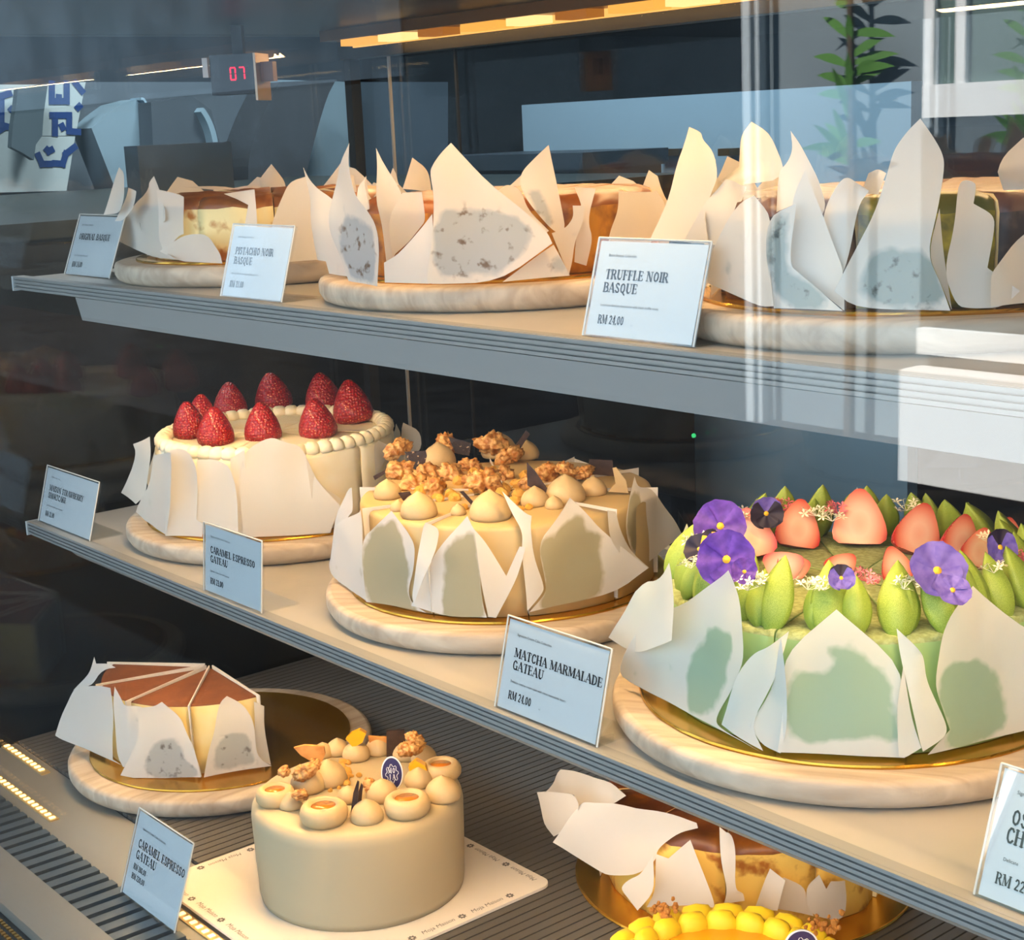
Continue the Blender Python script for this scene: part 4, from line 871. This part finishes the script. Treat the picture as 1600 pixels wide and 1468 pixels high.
# ================================================================ LETTERING (condensed serif capitals built from strokes)
T_, t_, m_ = .19, .07, .15
GL = {
 'A': (.72, [(t_, [(.05, 0), (.34, 1)]), (T_, [(.34, 1), (.62, 0)]), (t_, [(.15, .33), (.52, .33)])], [(.05, 0), (.62, 0)]),
 'B': (.66, [(T_, [(.14, 0), (.14, 1)]), (t_, [(.1, .97), (.38, .97)]), (m_, [(.38, .95), (.5, .85), (.5, .65), (.38, .54)]), (t_, [(.14, .53), (.4, .53)]), (m_, [(.4, .52), (.56, .4), (.56, .15), (.4, .05)]), (t_, [(.1, .03), (.4, .03)])], [(.14, 0), (.14, 1)]),
 'C': (.62, [(m_, [(.52, .78), (.42, .95), (.26, .95), (.13, .75), (.11, .5), (.13, .25), (.26, .05), (.42, .05), (.55, .22)])], []),
 'D': (.70, [(T_, [(.14, 0), (.14, 1)]), (t_, [(.1, .97), (.34, .97)]), (m_, [(.34, .95), (.52, .8), (.57, .5), (.52, .2), (.34, .05)]), (t_, [(.1, .03), (.34, .03)])], [(.14, 0), (.14, 1)]),
 'E': (.60, [(T_, [(.14, 0), (.14, 1)]), (t_, [(.1, .97), (.5, .97)]), (t_, [(.14, .52), (.42, .52)]), (t_, [(.1, .03), (.53, .03)]), (t_, [(.5, .97), (.5, .78)]), (t_, [(.53, .03), (.53, .24)]), (t_, [(.42, .42), (.42, .62)])], [(.14, 0), (.14, 1)]),
 'F': (.58, [(T_, [(.14, 0), (.14, 1)]), (t_, [(.1, .97), (.5, .97)]), (t_, [(.14, .52), (.42, .52)]), (t_, [(.5, .97), (.5, .78)]), (t_, [(.42, .42), (.42, .62)])], [(.14, 0), (.14, 1)]),
 'G': (.68, [(m_, [(.52, .78), (.42, .95), (.26, .95), (.13, .75), (.11, .5), (.13, .25), (.26, .05), (.42, .05), (.54, .15)]), (m_, [(.55, 0), (.55, .44)]), (t_, [(.4, .44), (.66, .44)])], []),
 'H': (.74, [(T_, [(.14, 0), (.14, 1)]), (T_, [(.6, 0), (.6, 1)]), (t_, [(.14, .52), (.6, .52)])], [(.14, 0), (.14, 1), (.6, 0), (.6, 1)]),
 'I': (.30, [(T_, [(.15, 0), (.15, 1)])], [(.15, 0), (.15, 1)]),
 'J': (.45, [(T_, [(.28, 1), (.28, .25), (.2, .02), (.08, .0)])], [(.28, 1)]),
 'K': (.70, [(T_, [(.14, 0), (.14, 1)]), (t_, [(.16, .45), (.54, 1)]), (T_, [(.3, .6), (.6, 0)])], [(.14, 0), (.14, 1), (.54, 1), (.6, 0)]),
 'L': (.56, [(T_, [(.14, 0), (.14, 1)]), (t_, [(.1, .03), (.5, .03)]), (t_, [(.5, .03), (.5, .26)])], [(.14, 0), (.14, 1)]),
 'M': (.90, [(t_, [(.1, 0), (.12, 1)]), (T_, [(.14, 1), (.43, .1)]), (t_, [(.43, .1), (.74, 1)]), (T_, [(.76, 0), (.76, 1)])], [(.1, 0), (.1, 1), (.76, 0), (.76, 1)]),
 'N': (.76, [(t_, [(.12, 0), (.12, 1)]), (T_, [(.14, 1), (.6, 0)]), (t_, [(.62, 0), (.62, 1)])], [(.12, 0), (.1, 1), (.62, 1)]),
 'O': (.70, [(m_, [(.34, .95), (.18, .82), (.12, .5), (.18, .18), (.34, .05), (.5, .18), (.57, .5), (.5, .82), (.34, .95)])], []),
 'P': (.62, [(T_, [(.14, 0), (.14, 1)]), (t_, [(.1, .97), (.38, .97)]), (m_, [(.38, .95), (.52, .84), (.52, .6), (.38, .48)]), (t_, [(.14, .46), (.4, .46)])], [(.14, 0), (.14, 1)]),
 'Q': (.70, [(m_, [(.34, .95), (.18, .82), (.12, .5), (.18, .18), (.34, .05), (.5, .18), (.57, .5), (.5, .82), (.34, .95)]), (m_, [(.34, .08), (.62, -.2)])], []),
 'R': (.70, [(T_, [(.14, 0), (.14, 1)]), (t_, [(.1, .97), (.38, .97)]), (m_, [(.38, .95), (.51, .84), (.51, .64), (.38, .52)]), (t_, [(.14, .5), (.4, .5)]), (T_, [(.36, .5), (.62, 0)])], [(.14, 0), (.14, 1), (.62, 0)]),
 'S': (.56, [(m_, [(.45, .78), (.36, .95), (.2, .95), (.11, .78), (.16, .6), (.4, .42), (.46, .24), (.38, .05), (.2, .05), (.08, .24)])], []),
 'T': (.64, [(T_, [(.32, 0), (.32, 1)]), (t_, [(.05, .97), (.59, .97)]), (t_, [(.05, .97), (.05, .76)]), (t_, [(.59, .97), (.59, .76)])], [(.32, 0)]),
 'U': (.72, [(T_, [(.14, 1), (.14, .28), (.26, .05), (.42, .05)]), (t_, [(.42, .05), (.57, .25), (.58, 1)])], [(.14, 1), (.58, 1)]),
 'W': (.95, [(T_, [(.06, 1), (.26, 0)]), (t_, [(.26, 0), (.46, .9)]), (T_, [(.46, .95), (.64, 0)]), (t_, [(.66, 0), (.86, 1)])], [(.06, 1), (.46, 1), (.86, 1)]),
 'Y': (.68, [(T_, [(.06, 1), (.34, .45)]), (t_, [(.34, .45), (.6, 1)]), (T_, [(.34, .5), (.34, 0)])], [(.06, 1), (.6, 1), (.34, 0)]),
 '0': (.58, [(m_, [(.28, .95), (.15, .82), (.11, .5), (.15, .18), (.28, .05), (.41, .18), (.46, .5), (.41, .82), (.28, .95)])], []),
 '1': (.40, [(T_, [(.2, 0), (.2, 1)]), (t_, [(.2, 1), (.06, .85)])], [(.2, 0)]),
 '2': (.54, [(m_, [(.1, .78), (.2, .95), (.36, .92), (.43, .72), (.36, .5), (.1, .08), (.46, .06)])], []),
 '3': (.52, [(m_, [(.1, .85), (.25, .95), (.4, .8), (.36, .58), (.22, .52), (.4, .42), (.44, .2), (.28, .04), (.08, .14)])], []),
 '4': (.56, [(t_, [(.36, 1), (.06, .28), (.5, .28)]), (T_, [(.37, 0), (.37, 1)])], []),
 '5': (.52, [(t_, [(.42, .96), (.14, .96), (.12, .55)]), (m_, [(.12, .55), (.3, .6), (.44, .45), (.42, .18), (.26, .04), (.08, .12)])], []),
 '7': (.50, [(t_, [(.06, .95), (.44, .95)]), (m_, [(.44, .95), (.26, .5), (.2, 0)])], []),
 '8': (.54, [(m_, [(.27, .95), (.14, .82), (.18, .58), (.4, .4), (.42, .16), (.27, .04), (.12, .16), (.14, .4), (.38, .6), (.4, .82), (.27, .95)])], []),
 '.': (.24, [(T_, [(.1, 0), (.1, .12)])], []), '-': (.35, [(t_, [(.05, .4), (.3, .4)])], []), ' ': (.32, [], [])}
def serif_text(s, h, fn, m, parent, cond=1.25, name='lettering', maxw=None):
    """fn(u, v) -> world point; u along the line, v up, in metres"""
    tot = sum(GL[c][0] for c in s) * cond * h; k = 1.0 if not maxw or tot <= maxw else maxw / tot
    mb = MB(); x = 0
    def seg(a, b, w):
        d = np.array([b[0] - a[0], b[1] - a[1]]); L_ = np.linalg.norm(d); d = d / (L_ + 1e-9); s_ = np.array([-d[1], d[0]]) * w / 2; e = d * w * .22
        q = [np.array(a) - s_ - e, np.array(b) - s_ + e, np.array(b) + s_ + e, np.array(a) + s_ - e]
        mb.add([fn((x + p[0]) * cond * h * k, p[1] * h) for p in q], [(0, 1, 2, 3)])
    for ch in s:
        w, st, se = GL[ch]
        for wd, pl in st:
            for a, b in zip(pl, pl[1:]): seg(a, b, wd)
        for (sx, sy) in se: seg((sx - .15, .03 if sy == 0 else .97), (sx + .15, .03 if sy == 0 else .97), .06)
        x += w + .02
    return mb.build(name, m, parent)
def sans_text(s, h, fn, m, parent, maxw=None, name='lettering', shear=0):
    cu = bpy.data.curves.new('t', 'FONT'); cu.body = s; cu.size = 1; cu.resolution_u = 2; cu.shear = shear
    ob = bpy.data.objects.new('t', cu); COL.objects.link(ob); dg = bpy.context.evaluated_depsgraph_get(); me = bpy.data.meshes.new_from_object(ob.evaluated_get(dg))
    v = [tuple(p.co) for p in me.vertices]; f = [tuple(p.vertices) for p in me.polygons]; bpy.data.objects.remove(ob); bpy.data.curves.remove(cu); bpy.data.meshes.remove(me)
    k = h / .72; w = max(p[0] for p in v) * k; kx = k if not maxw or w <= maxw else k * maxw / w
    return mk(name, [fn(p[0] * kx, p[1] * k) for p in v], f, m, parent)

# ================================================================ PRICE CARDS
def card(pL, pR, z, dy, h, lines, label, top=None, width=None):
    A = Vector(onz(pL, z)); B = Vector(onz(pR, z)); y = (A.y + B.y) / 2; A.y = B.y = y
    if width: B.x = A.x + width
    ex = Vector((1, 0, 0)); up = Vector((0, dy, h)).normalized(); H = math.hypot(dy, h); nr = ex.cross(up).normalized()
    if nr.y > 0: nr = -nr
    w = B.x - A.x; lift = .0006
    root = thing('price_card', (A.x + w / 2, y, z), label, 'price card', 'price cards')
    P = lambda u, v, d=0.0: A + ex * u + up * (v + lift) + nr * d
    q = [P(0, .001, .0004), P(w, .001, .0004), P(w, H - .0008, .0004), P(0, H - .0008, .0004)]; v, f = prism(q, None, -nr * .0005); cd = mk('card', v, f, card_m, root)
    st = thing  # acrylic holder
    e = .0022; mb = MB()
    q = [P(-e, 0, .0018), P(w + e, 0, .0018), P(w + e, H + .0012, .0018), P(-e, H + .0012, .0018)]; mb.add(*prism(q, None, -nr * .0010))
    q = [P(-e, 0, -.0010), P(w + e, 0, -.0010), P(w + e, H + .0012, -.0010), P(-e, H + .0012, -.0010)]; mb.add(*prism(q, None, -nr * .0012))
    mb.box(A.x - e, B.x + e, y + .001, y + .038, z + .0002, z + .0016)
    hd = mb.build('acrylic_holder', acry_m, root)
    em = mat('acrylic_edge', '#d9d6cb', .2, 0, coat=.5); eb = MB()
    for (u0, v0, u1, v1) in ((-e, H + .0012, w + e, H + .0012), (w + e, 0, w + e, H + .0012), (-e, 0, -e, H + .0012)):
        a = P(u0, v0, .0006); b = P(u1, v1, .0006); eb.tube([a, b], .0007, 6)
    eb.build('holder_edge', em, hd)
    top_edge = P(0, H + .002, .0006)
    fn = lambda u0, v0: (lambda u, v: P(u0 + u, v0 + v, .00062))
    for (kind, u, v, hh, s, mw) in lines:
        if kind in 'SP': serif_text(s, hh * H, fn(u * w, (1 - v) * H), ink_m, cd, cond=1.25 if kind == 'S' else .95, maxw=mw * w if mw else None)
        else: sans_text(s, hh * H, fn(u * w, (1 - v) * H), grey_ink if kind == 'g' else ink_m, cd, maxw=mw * w if mw else None)
    return root
def std(small, h1, h2, desc, price):
    L = [('s', .10, .17, .030, small, .46), ('S', .10, .40, .098, h1, .86)]
    if h2: L.append(('S', .10, .535, .098, h2, .86))
    L += [('s', .10, .68, .028, desc, .72), ('P', .10, .86, .088, price, .4), ('g', .42, .86, .026, 'ea', None)]
    return L
card((98,430),(174,436), ZT, .024, .0605, std('Burnt Basque Collection', 'ORIGINAL BASQUE', None, 'Classic burnt basque cheesecake', 'RM 24.00'), 'white ORIGINAL BASQUE price card in clear stand, left end of upper shelf')
card((344,464),(442,473), ZT, .018, .0595, std('Burnt Basque Collection', 'PISTACHIO NOIR', 'BASQUE', 'Burnt basque cheesecake with dark pistachio', 'RM 27.00'), 'white PISTACHIO NOIR BASQUE price card on the upper shelf')
card((912,526),(1083,543), ZT, .017, .0595, std('Burnt Basque Collection', 'TRUFFLE NOIR', 'BASQUE', 'Luxurious basque cheesecake with black truffle notes', 'RM 24.00'), 'white TRUFFLE NOIR BASQUE price card on the upper shelf')
card((64,814),(137,846), ZM, .017, .0585, std('Signature Cream Cake', 'MAISON STRAWBERRY', 'SHORTCAKE', 'Fresh strawberries and light cream sponge', 'RM 22.00'), 'white STRAWBERRY SHORTCAKE price card at the left end of the middle shelf')
card((318,924),(411,957), ZM, .006, .062, std('Signature Cream Cake Collection', 'CARAMEL ESPRESSO', 'GATEAU', 'Espresso cream cake with caramel', 'RM 23.00'), 'white CARAMEL ESPRESSO GATEAU price card on the middle shelf')
card((775,1106),(932,1166), ZM, .016, .0625, std('Signature Cream Cake Collection', 'MATCHA MARMALADE', 'GATEAU', 'Delicate matcha cream cake with citrus marmalade layers', 'RM 24.00'), 'white MATCHA MARMALADE GATEAU price card on the middle shelf')
card((1527,1401),(1600,1428), ZM, .022, .0650, [('s', .10, .17, .030, 'Signature Cream Cake Collection', .46), ('P', .10, .40, .115, 'OS', None), ('P', .09, .54, .115, 'CH', None), ('s', .10, .68, .028, 'Delicate', .2), ('P', .08, .86, .085, 'RM 22.00', .4)], 'white price card with RM 22 cut off by the right edge of the photo', width=.098)
card((190,1396),(273,1456), ZB, .025, .0715, [('s', .12, .19, .030, 'Signature Cream Cake Collection', .46), ('S', .10, .40, .095, 'CARAMEL ESPRESSO', .86), ('S', .10, .53, .095, 'GATEAU', .86), ('P', .10, .66, .065, 'RM 180.00 -', None), ('P', .10, .77, .065, 'RM 220.00 -', None)], 'white CARAMEL ESPRESSO GATEAU card with two prices, on the bottom deck grille')

# ================================================================ COCOA CAKE (bottom left)
board((-1.443, .748), ZB, 'round wooden board on the bottom deck, half empty, under the cocoa-dusted slices', R=.161)
golddisc((-1.443, .748), ZB + BOARD_T, 'gold foil disc under the four cocoa-dusted slices')
ck = cake('tiramisu_cake', (-1.462, .752), ZB, .112, .0735, 'four cocoa-dusted cake slices in parchment, half a cake on the bottom deck', pm=papermat('parchment_cocoa', '#f2ece2', '#c4c5c0', .36, '#827d76'))
cocoa = mat('cocoa_dust', '#7f4a24', .95, 0, '#6a3b1c', 60, .3, .8, bump=.2, bscale=400); crm = mat('tiramisu_cream', '#f3dc9c', .6, 0, '#efd07e', 22)
for i in range(4):
    a0 = math.radians(-142 + i * 34.3); wedge(ck, a0, a0 + math.radians(34.3), [crm, cocoa, crm], ck.zg, ck.zt, ck.R, bev=.0015, gap=.0025)
for i in range(5):
    a = math.radians(-142 + i * 34.3); d = Vector((math.cos(a), math.sin(a), 0)); s = Vector((-d.y, d.x, 0)) * .0014; p = Vector((*ck.c, 0)); q = []
    for rr, zz in ((.006, ck.zg + .001), (.118, ck.zg + .001), (.121, ck.zt + .002), (.006, ck.zt + .004)): q.append(p + d * rr + Vector((0, 0, zz)) - s * .5)
    v, f = prism(q, None, s); mk('divider_paper', v, f, ck.pm, ck.root)
for a in (
 dict(px=[(150,1025),(152,1036),(175,1036),(190,1040),(160,1046),(145,1070),(122,1076),(140,1050)], r=.12, push=False),
 dict(px=[(116,1076),(130,1070),(177,1073),(181,1099),(177,1186),(192,1195),(147,1175),(98,1155),(88,1148),(100,1110)], base=((86,1152),(194,1199)), bow=.003),
 dict(px=[(177,1073),(192,1101),(204,1103),(215,1110),(219.5,1146),(206,1195),(192,1198),(179,1177)], r=.125, bow=-.006, fold=.0025),
 dict(px=[(215,1105),(240,1104),(254,1095),(282.5,1119),(294,1146),(305,1164),(315,1213),(221,1218),(190,1209),(206,1177),(219,1146)], base=((190,1213),(317,1217)), stain=[(235,1155),(282,1153),(287,1182),(314,1207),(305,1216),(228,1218)]),
 dict(px=[(291,1153),(312,1191),(316,1213),(285,1175)], r=.124),
 dict(px=[(339,1114),(345,1095),(354.5,1087),(381.5,1101),(397,1128),(399.5,1173),(408.5,1186.5),(424,1195),(318,1213),(325,1173),(334,1146)], base=((317,1216),(426,1198)), stain=[(344,1150),(388,1140),(396,1180),(400,1192),(330,1206)]),
 dict(px=[(397,1096),(413,1103),(414,1141),(424,1195),(404,1186),(398,1164),(399,1132)], r=.126, bow=-.004)): paper(ck, **a)

# ================================================================ WHOLE CARAMEL GATEAU (bottom centre)
def square_board():
    # printed board: near right corner and edge directions follow the deck
    c = Vector(onz((865, 1380), ZB + .0016)); L_ = .255; r_ = .012; x1, y0 = c.x, c.y; pts = []
    x0 = x1 - L_; y1 = y0; y0 = y1 - L_
    for (cx, cy, a0) in ((x1 - r_, y1 - r_, 0), (x0 + r_, y1 - r_, 90), (x0 + r_, y0 + r_, 180), (x1 - r_, y0 + r_, 270)):
        for i in range(7): a = math.radians(a0 + 15 * i); pts.append((cx + r_ * math.cos(a), cy + r_ * math.sin(a), ZB + .0002))
    t = thing('printed_cake_board', ((x0 + x1) / 2, (y0 + y1) / 2, ZB), 'white square cake board printed with Moja Maison round its edge, under the whole gateau', 'cake board')
    v, f = prism(pts, None, (0, 0, .0026)); mk('board_card', v, f, mat('board_white', '#f1e6d6', .5), t)
    zt = ZB + .0030; pr = mat('print_grey', '#6a625c', .7)
    def emblem(x, y, s):
        m = MB()
        for k in range(8):
            a = 2 * PI * k / 8; d = Vector((math.cos(a), math.sin(a), 0)); e = Vector((-d.y, d.x, 0)); p = Vector((x, y, zt)) + d * s * .6
            m.add([p - d * s * .45 - e * s * .1, p + e * s * .26, p + d * s * .4, p - e * s * .26], [(0, 1, 2, 3)])
        m.build('print_emblem', pr, t)
    mg_ = .0085; step = .052; k = 0
    for side in range(4):
        i = 0; d0 = .014
        while d0 < L_ - .045:
            if side == 1: fn = lambda u, v, d0=d0: (x1 - mg_ + v - .002, y0 + d0 + u, zt)       # right edge, reads along +Y
            if side == 1: fn = lambda u, v, d0=d0: (x1 - mg_ - v + .002, y0 + d0 + u, zt)
            if side == 0: fn = lambda u, v, d0=d0: (x1 - d0 - u, y1 - mg_ - v + .002, zt)
            if side == 2: fn = lambda u, v, d0=d0: (x0 + d0 + u, y0 + mg_ + v - .002, zt)
            if side == 3: fn = lambda u, v, d0=d0: (x0 + mg_ + v - .002, y1 - d0 - u, zt)
            sans_text('Moja Maison', .0052, fn, pr, t, maxw=.034, name='print_line', shear=.25); q = fn(.042, .0016); emblem(q[0], q[1], .0042); d0 += step
    return (x0 + x1) / 2, (y0 + y1) / 2
square_board()
ck = cake('caramel_gateau', (-1.0895, .6905), ZB, .0925, .0865, 'whole uncut tan caramel gateau with cream domes and navy logo tag, on the bottom deck', stand=False)
ck.zg = ZB + .0032; ck.zt = ck.zg + .0865; R = ck.R; H = .0865
WL[ck.root.name] = Vector((ck.c[0], ck.c[1], ck.zg)); ck.root.location = WL[ck.root.name]
o = MB().lathe((ck.c[0], ck.c[1], ck.zg), [(.001, 0), (R * .965, 0), (R * .975, .006), (R * .99, .04), (R, H - .012), (R - .001, H - .006), (R - .004, H - .0015), (R - .008, H), (R * .5, H), (.001, H)], 96).build('cake_body', mat('plain_coffee_cream', '#b9a886', .55, sss=.1, bump=.05, bscale=120), ck.root, smooth=True)
o.data.polygons[-1].use_smooth = False
z = ck.zt
for (x, y, r_) in ((507,1283,37),(637,1270,36),(431,1253,30),(690,1214,31)):
    k_ = topping(ck, 'cream_dome', CRATER, (x, y), z, r_, 1.15)
    s = Vector(k_.location) + wl(ck.root); pz = inst('caramel_pool', POOL, k_, s); pz.location = (0, 0, .57); pz.scale = (.98, .98, 1); WL[pz.name] = s
for (x, y, r_) in ((574,1280,25),(692,1246,27),(455,1260,18),(482,1232,27),(557,1184,21),(528,1176,18),(592,1175,20),(514,1222,28),(638,1182,24),(662,1188,20),(598,1247,24),(545,1250,18),(505,1180,16),(655,1225,22)): topping(ck, 'cream_kiss', KISS, (x, y), z, r_ * 1.05, 1.12)
for (x, y, r_, l) in ((474,1206,16,.020),(444,1205,10,.018),(640,1168,17,.022),(470,1242,12,.014),(580,1228,13,.010),(708,1238,10,.004),(650,1154,12,.028),(488,1196,12,.018)):
    topping(ck, 'walnut', random.choice(WALN), (x, y), z + l, r_ * 1.35, 1, (random.uniform(-.6, .6), random.uniform(-.6, .6), random.uniform(0, 6)))
for i in range(22):
    p = (random.gauss(540, 16), random.gauss(1210, 13)); s = random.uniform(.0018, .004); inst('crumb', random.choice(CRUMB), ck.root, px_at(p, z) + Vector((0, 0, s * .4)), (random.random() * 3, 0, random.random() * 6), s)
shard(ck, [(552,1238),(558,1220),(561,1222),(557,1272),(547,1276)], dep=(553,1278), z=z, thick=.002); shard(ck, [(559,1240),(564,1224),(567,1228),(563,1268),(557,1270)], dep=(562,1266), z=z, thick=.002)
shard(ck, [(604,1142),(632,1140),(634,1180),(604,1182)], dep=(618,1186), z=z, thick=.0025)
wafer = mat('tart_shell', '#c07a35', .55, 0, '#d99a50', 60)
shard(ck, [(459,1168),(475,1164),(506,1166),(508,1178),(500,1198),(488,1190),(470,1180)], dep=(485,1212), z=z, thick=.003, m=wafer, name='wafer')
shard(ck, [(575,1150),(604,1152),(604,1165),(578,1164)], dep=(590,1178), z=z, thick=.003, m=wafer, name='wafer')
jel = mat('mango_jelly', '#f0ad22', .2, coat=.5)
shard(ck, [(540,1154),(548,1146),(562,1140),(572,1146),(566,1160),(552,1168)], dep=(556,1188), z=z, thick=.006, m=jel, name='mango_piece')
shard(ck, [(638,1198),(650,1188),(664,1196),(672,1216),(660,1222),(642,1212)], dep=(652,1226), z=z, thick=.008, m=jel, name='mango_piece')
navy = mat('logo_navy', '#2a2a5c', .4); logow = mat('logo_white', '#eef0f4', .5)
def logo_tag(ck, ctr, rx, ry, dep, z, tilt=.35):
    """round navy tag with a white lobed outline and four letters"""
    p0 = np.array(px_at(dep, z)); n = np.array([.80, -.60, 0.0]); n /= np.linalg.norm(n); d = ray(ctr); c = Vector(d * ((n @ p0) / (n @ d))); N_ = Vector(n); ex = Vector((-n[1], n[0], 0)); ez = Vector((0, 0, 1)); s = (RM.T @ np.array(c))[2] / F
    a, b = rx * s, ry * s
    E_ = lambda ka, kb, off, nn=36: [c + ex * a * ka * math.cos(2 * PI * i / nn) + ez * b * kb * math.sin(2 * PI * i / nn) + N_ * off for i in range(nn)]
    v, f = prism(E_(1, 1, 0), None, -N_ * .0012); t = mk('logo_tag', v, f, logow, ck.root); t['label'] = 'navy and white round logo tag'
    v, f = prism(E_(.90, .93, .0004), None, -N_ * .0004); mk('tag_face', v, f, navy, t)
    m = MB(); pts = []
    for i in range(32):
        q = 2 * PI * i / 32; rr = .50 + .10 * (1 if (i // 2) % 2 == 0 else -1) * .6; pts.append(c + ex * a * rr * math.cos(q) * 1.05 + ez * b * rr * math.sin(q) + N_ * .0006)
    m.tube(pts + [pts[0]], .00028, 4); m.build('tag_outline', logow, t)
    for ch, ux, uz in (('M', -.34, .04), ('O', .06, .04), ('J', -.28, -.34), ('A', .04, -.34)):
        serif_text(ch, b * .30, lambda u, v: c + ex * (a * ux + u) + ez * (b * uz + v) + N_ * .00062, logow, t, cond=.72, name='tag_letter')
logo_tag(ck, (612.5, 1208), 17, 28, (612, 1240), z)

# ================================================================ SLICED BASQUE (bottom right)
c = (-.875, .952)
golddisc(c, ZB, 'gold foil disc on the bottom deck under the half-hidden sliced basque cake', R=.150)
ck = cake('basque_cheesecake', c, ZB, .118, .080, 'golden sliced basque cheesecake in loose parchment, on the bottom deck behind the yellow tart', stand=False)
ring(ck, basque_mats('golden', '#f0c35c', '#a8641c', '#6e3c1c', 42, .5, .62), 10, .3, rough=.05, bev=.010, puff=.004)
for a in (
 dict(px=[(883,1200),(909,1205.5),(950,1220),(990,1240),(944,1262),(919,1262),(905,1262),(899,1241),(860,1235)], r=.124),
 dict(px=[(843,1236),(899,1239),(910,1255),(895,1290),(867.5,1306),(851,1284)], r=.140, bow=.004),
 dict(px=[(919,1251),(980,1257),(1094,1282),(1096,1290),(1061,1300),(1029,1324),(1027,1342.5),(998.5,1365),(952,1368),(933.5,1359),(864.5,1315),(907,1255)], base=((866,1322),(1000,1370)), bow=.003),
 dict(px=[(1029,1328),(1027,1389),(996,1422),(974,1387),(980,1375),(1002.5,1365)], r=.147),
 dict(px=[(1027,1332),(1045,1340),(1079,1311),(1092,1338),(1118,1399),(1120,1414),(1013,1414),(1027,1389)], r=.136, fold=.0012),
 dict(px=[(1122.5,1298),(1142,1302.5),(1150,1328),(1148,1387.5),(1161,1396),(1163,1410),(1131,1412),(1137,1387.5),(1125,1339)], r=.136, bow=-.006, fold=.002),
 dict(px=[(1203,1356),(1224.5,1368),(1214,1420),(1176,1420)], r=.137),
 dict(px=[(1224,1370),(1256,1383),(1261,1409),(1271,1430),(1216,1420)], r=.131, bow=.002),
 dict(px=[(1280,1366),(1263,1387),(1263,1419),(1273,1430),(1309.5,1438.5),(1324,1432),(1328.6,1404.5),(1325,1379),(1297,1375),(1290,1387.5)], r=.138, bow=-.006)): paper(ck, **a)
back_petals(ck, (.06, .06, .055, .06, .06, .05, .06, .06))

# ================================================================ YELLOW TART (bottom front right)
c = (-.712, .752)
t = thing('yellow_tart', (c[0], c[1], ZB), 'bright yellow tart with piped scalloped rim and navy tag, cut by the bottom edge', 'tart')
tk = Cake(); tk.root = t; tk.c = c; tk.R = .09
MB().lathe((c[0], c[1], ZB + .0002), [(.001, 0), (.080, 0), (.087, .034), (.084, .036), (.001, .036)], 60, wob=lambda a, j: .012 * math.sin(30 * a) if j in (1, 2) else 0).build('tart_crust', mat('tart_crust', '#c88a3c', .7, 0, '#b3752c', 40, bump=.3, bscale=120), t)
MB().lathe((c[0], c[1], ZB + .036), [(.001, 0), (.066, 0), (.066, .010), (.064, .0112), (.001, .0118)], 60).build('mango_filling', mat('mango_filling', '#f0a812', .25, coat=.4), t, smooth=True)
yc = mat('yellow_cream', '#f7d92e', .5, 0, '#f2cc1e', 60, sss=.1, bump=.15, bscale=120)
pet = MB().lathe((0, 0, 0), [(.0005, 0), (.8, .02), (1, .35), (.95, .8), (.6, 1.15), (.0005, 1.25)], 14)
YP = mesh_of('cream_petal', [(p[0] * 1.05 * (1 + .1 * math.sin(9 * p[2] + 4 * p[0])), p[1] * .62, p[2] * 1.2) for p in pet.v], pet.f, yc)
for k, (rr, s, zz, tl) in enumerate(((.079, .0150, .036, .45), (.069, .0125, .0405, .2))):
    n = 22 - 2 * k
    for i in range(n):
        a = 2 * PI * (i + .5 * k) / n; inst('cream_petal', YP, t, (c[0] + rr * math.cos(a), c[1] + rr * math.sin(a), ZB + zz), (Matrix.Rotation(a - PI / 2, 4, 'Z') @ Matrix.Rotation(-tl, 4, 'X')).to_euler(), s)
brn = mat('crumble_brown', '#b06a24', .8, 0, '#d89a48', 200, bump=.5, bscale=300)
CR2 = crumb_mesh(3.3); CR2.materials.clear(); CR2.materials.append(brn)
zt = ZB + .060
for (x, y) in ((1040, 1418), (1288, 1446)):
    for i in range(26):
        p = (random.gauss(x, 13), random.gauss(y, 7)); s = random.uniform(.0012, .0028); inst('crumble', CR2, t, px_at(p, zt) + Vector((0, 0, random.uniform(-.002, .002))), (random.random() * 3, 0, 0), (s, s, s * 1.3))
logo_tag(tk, (1252, 1478), 27, 28, (1252, 1500), ZB + .05)
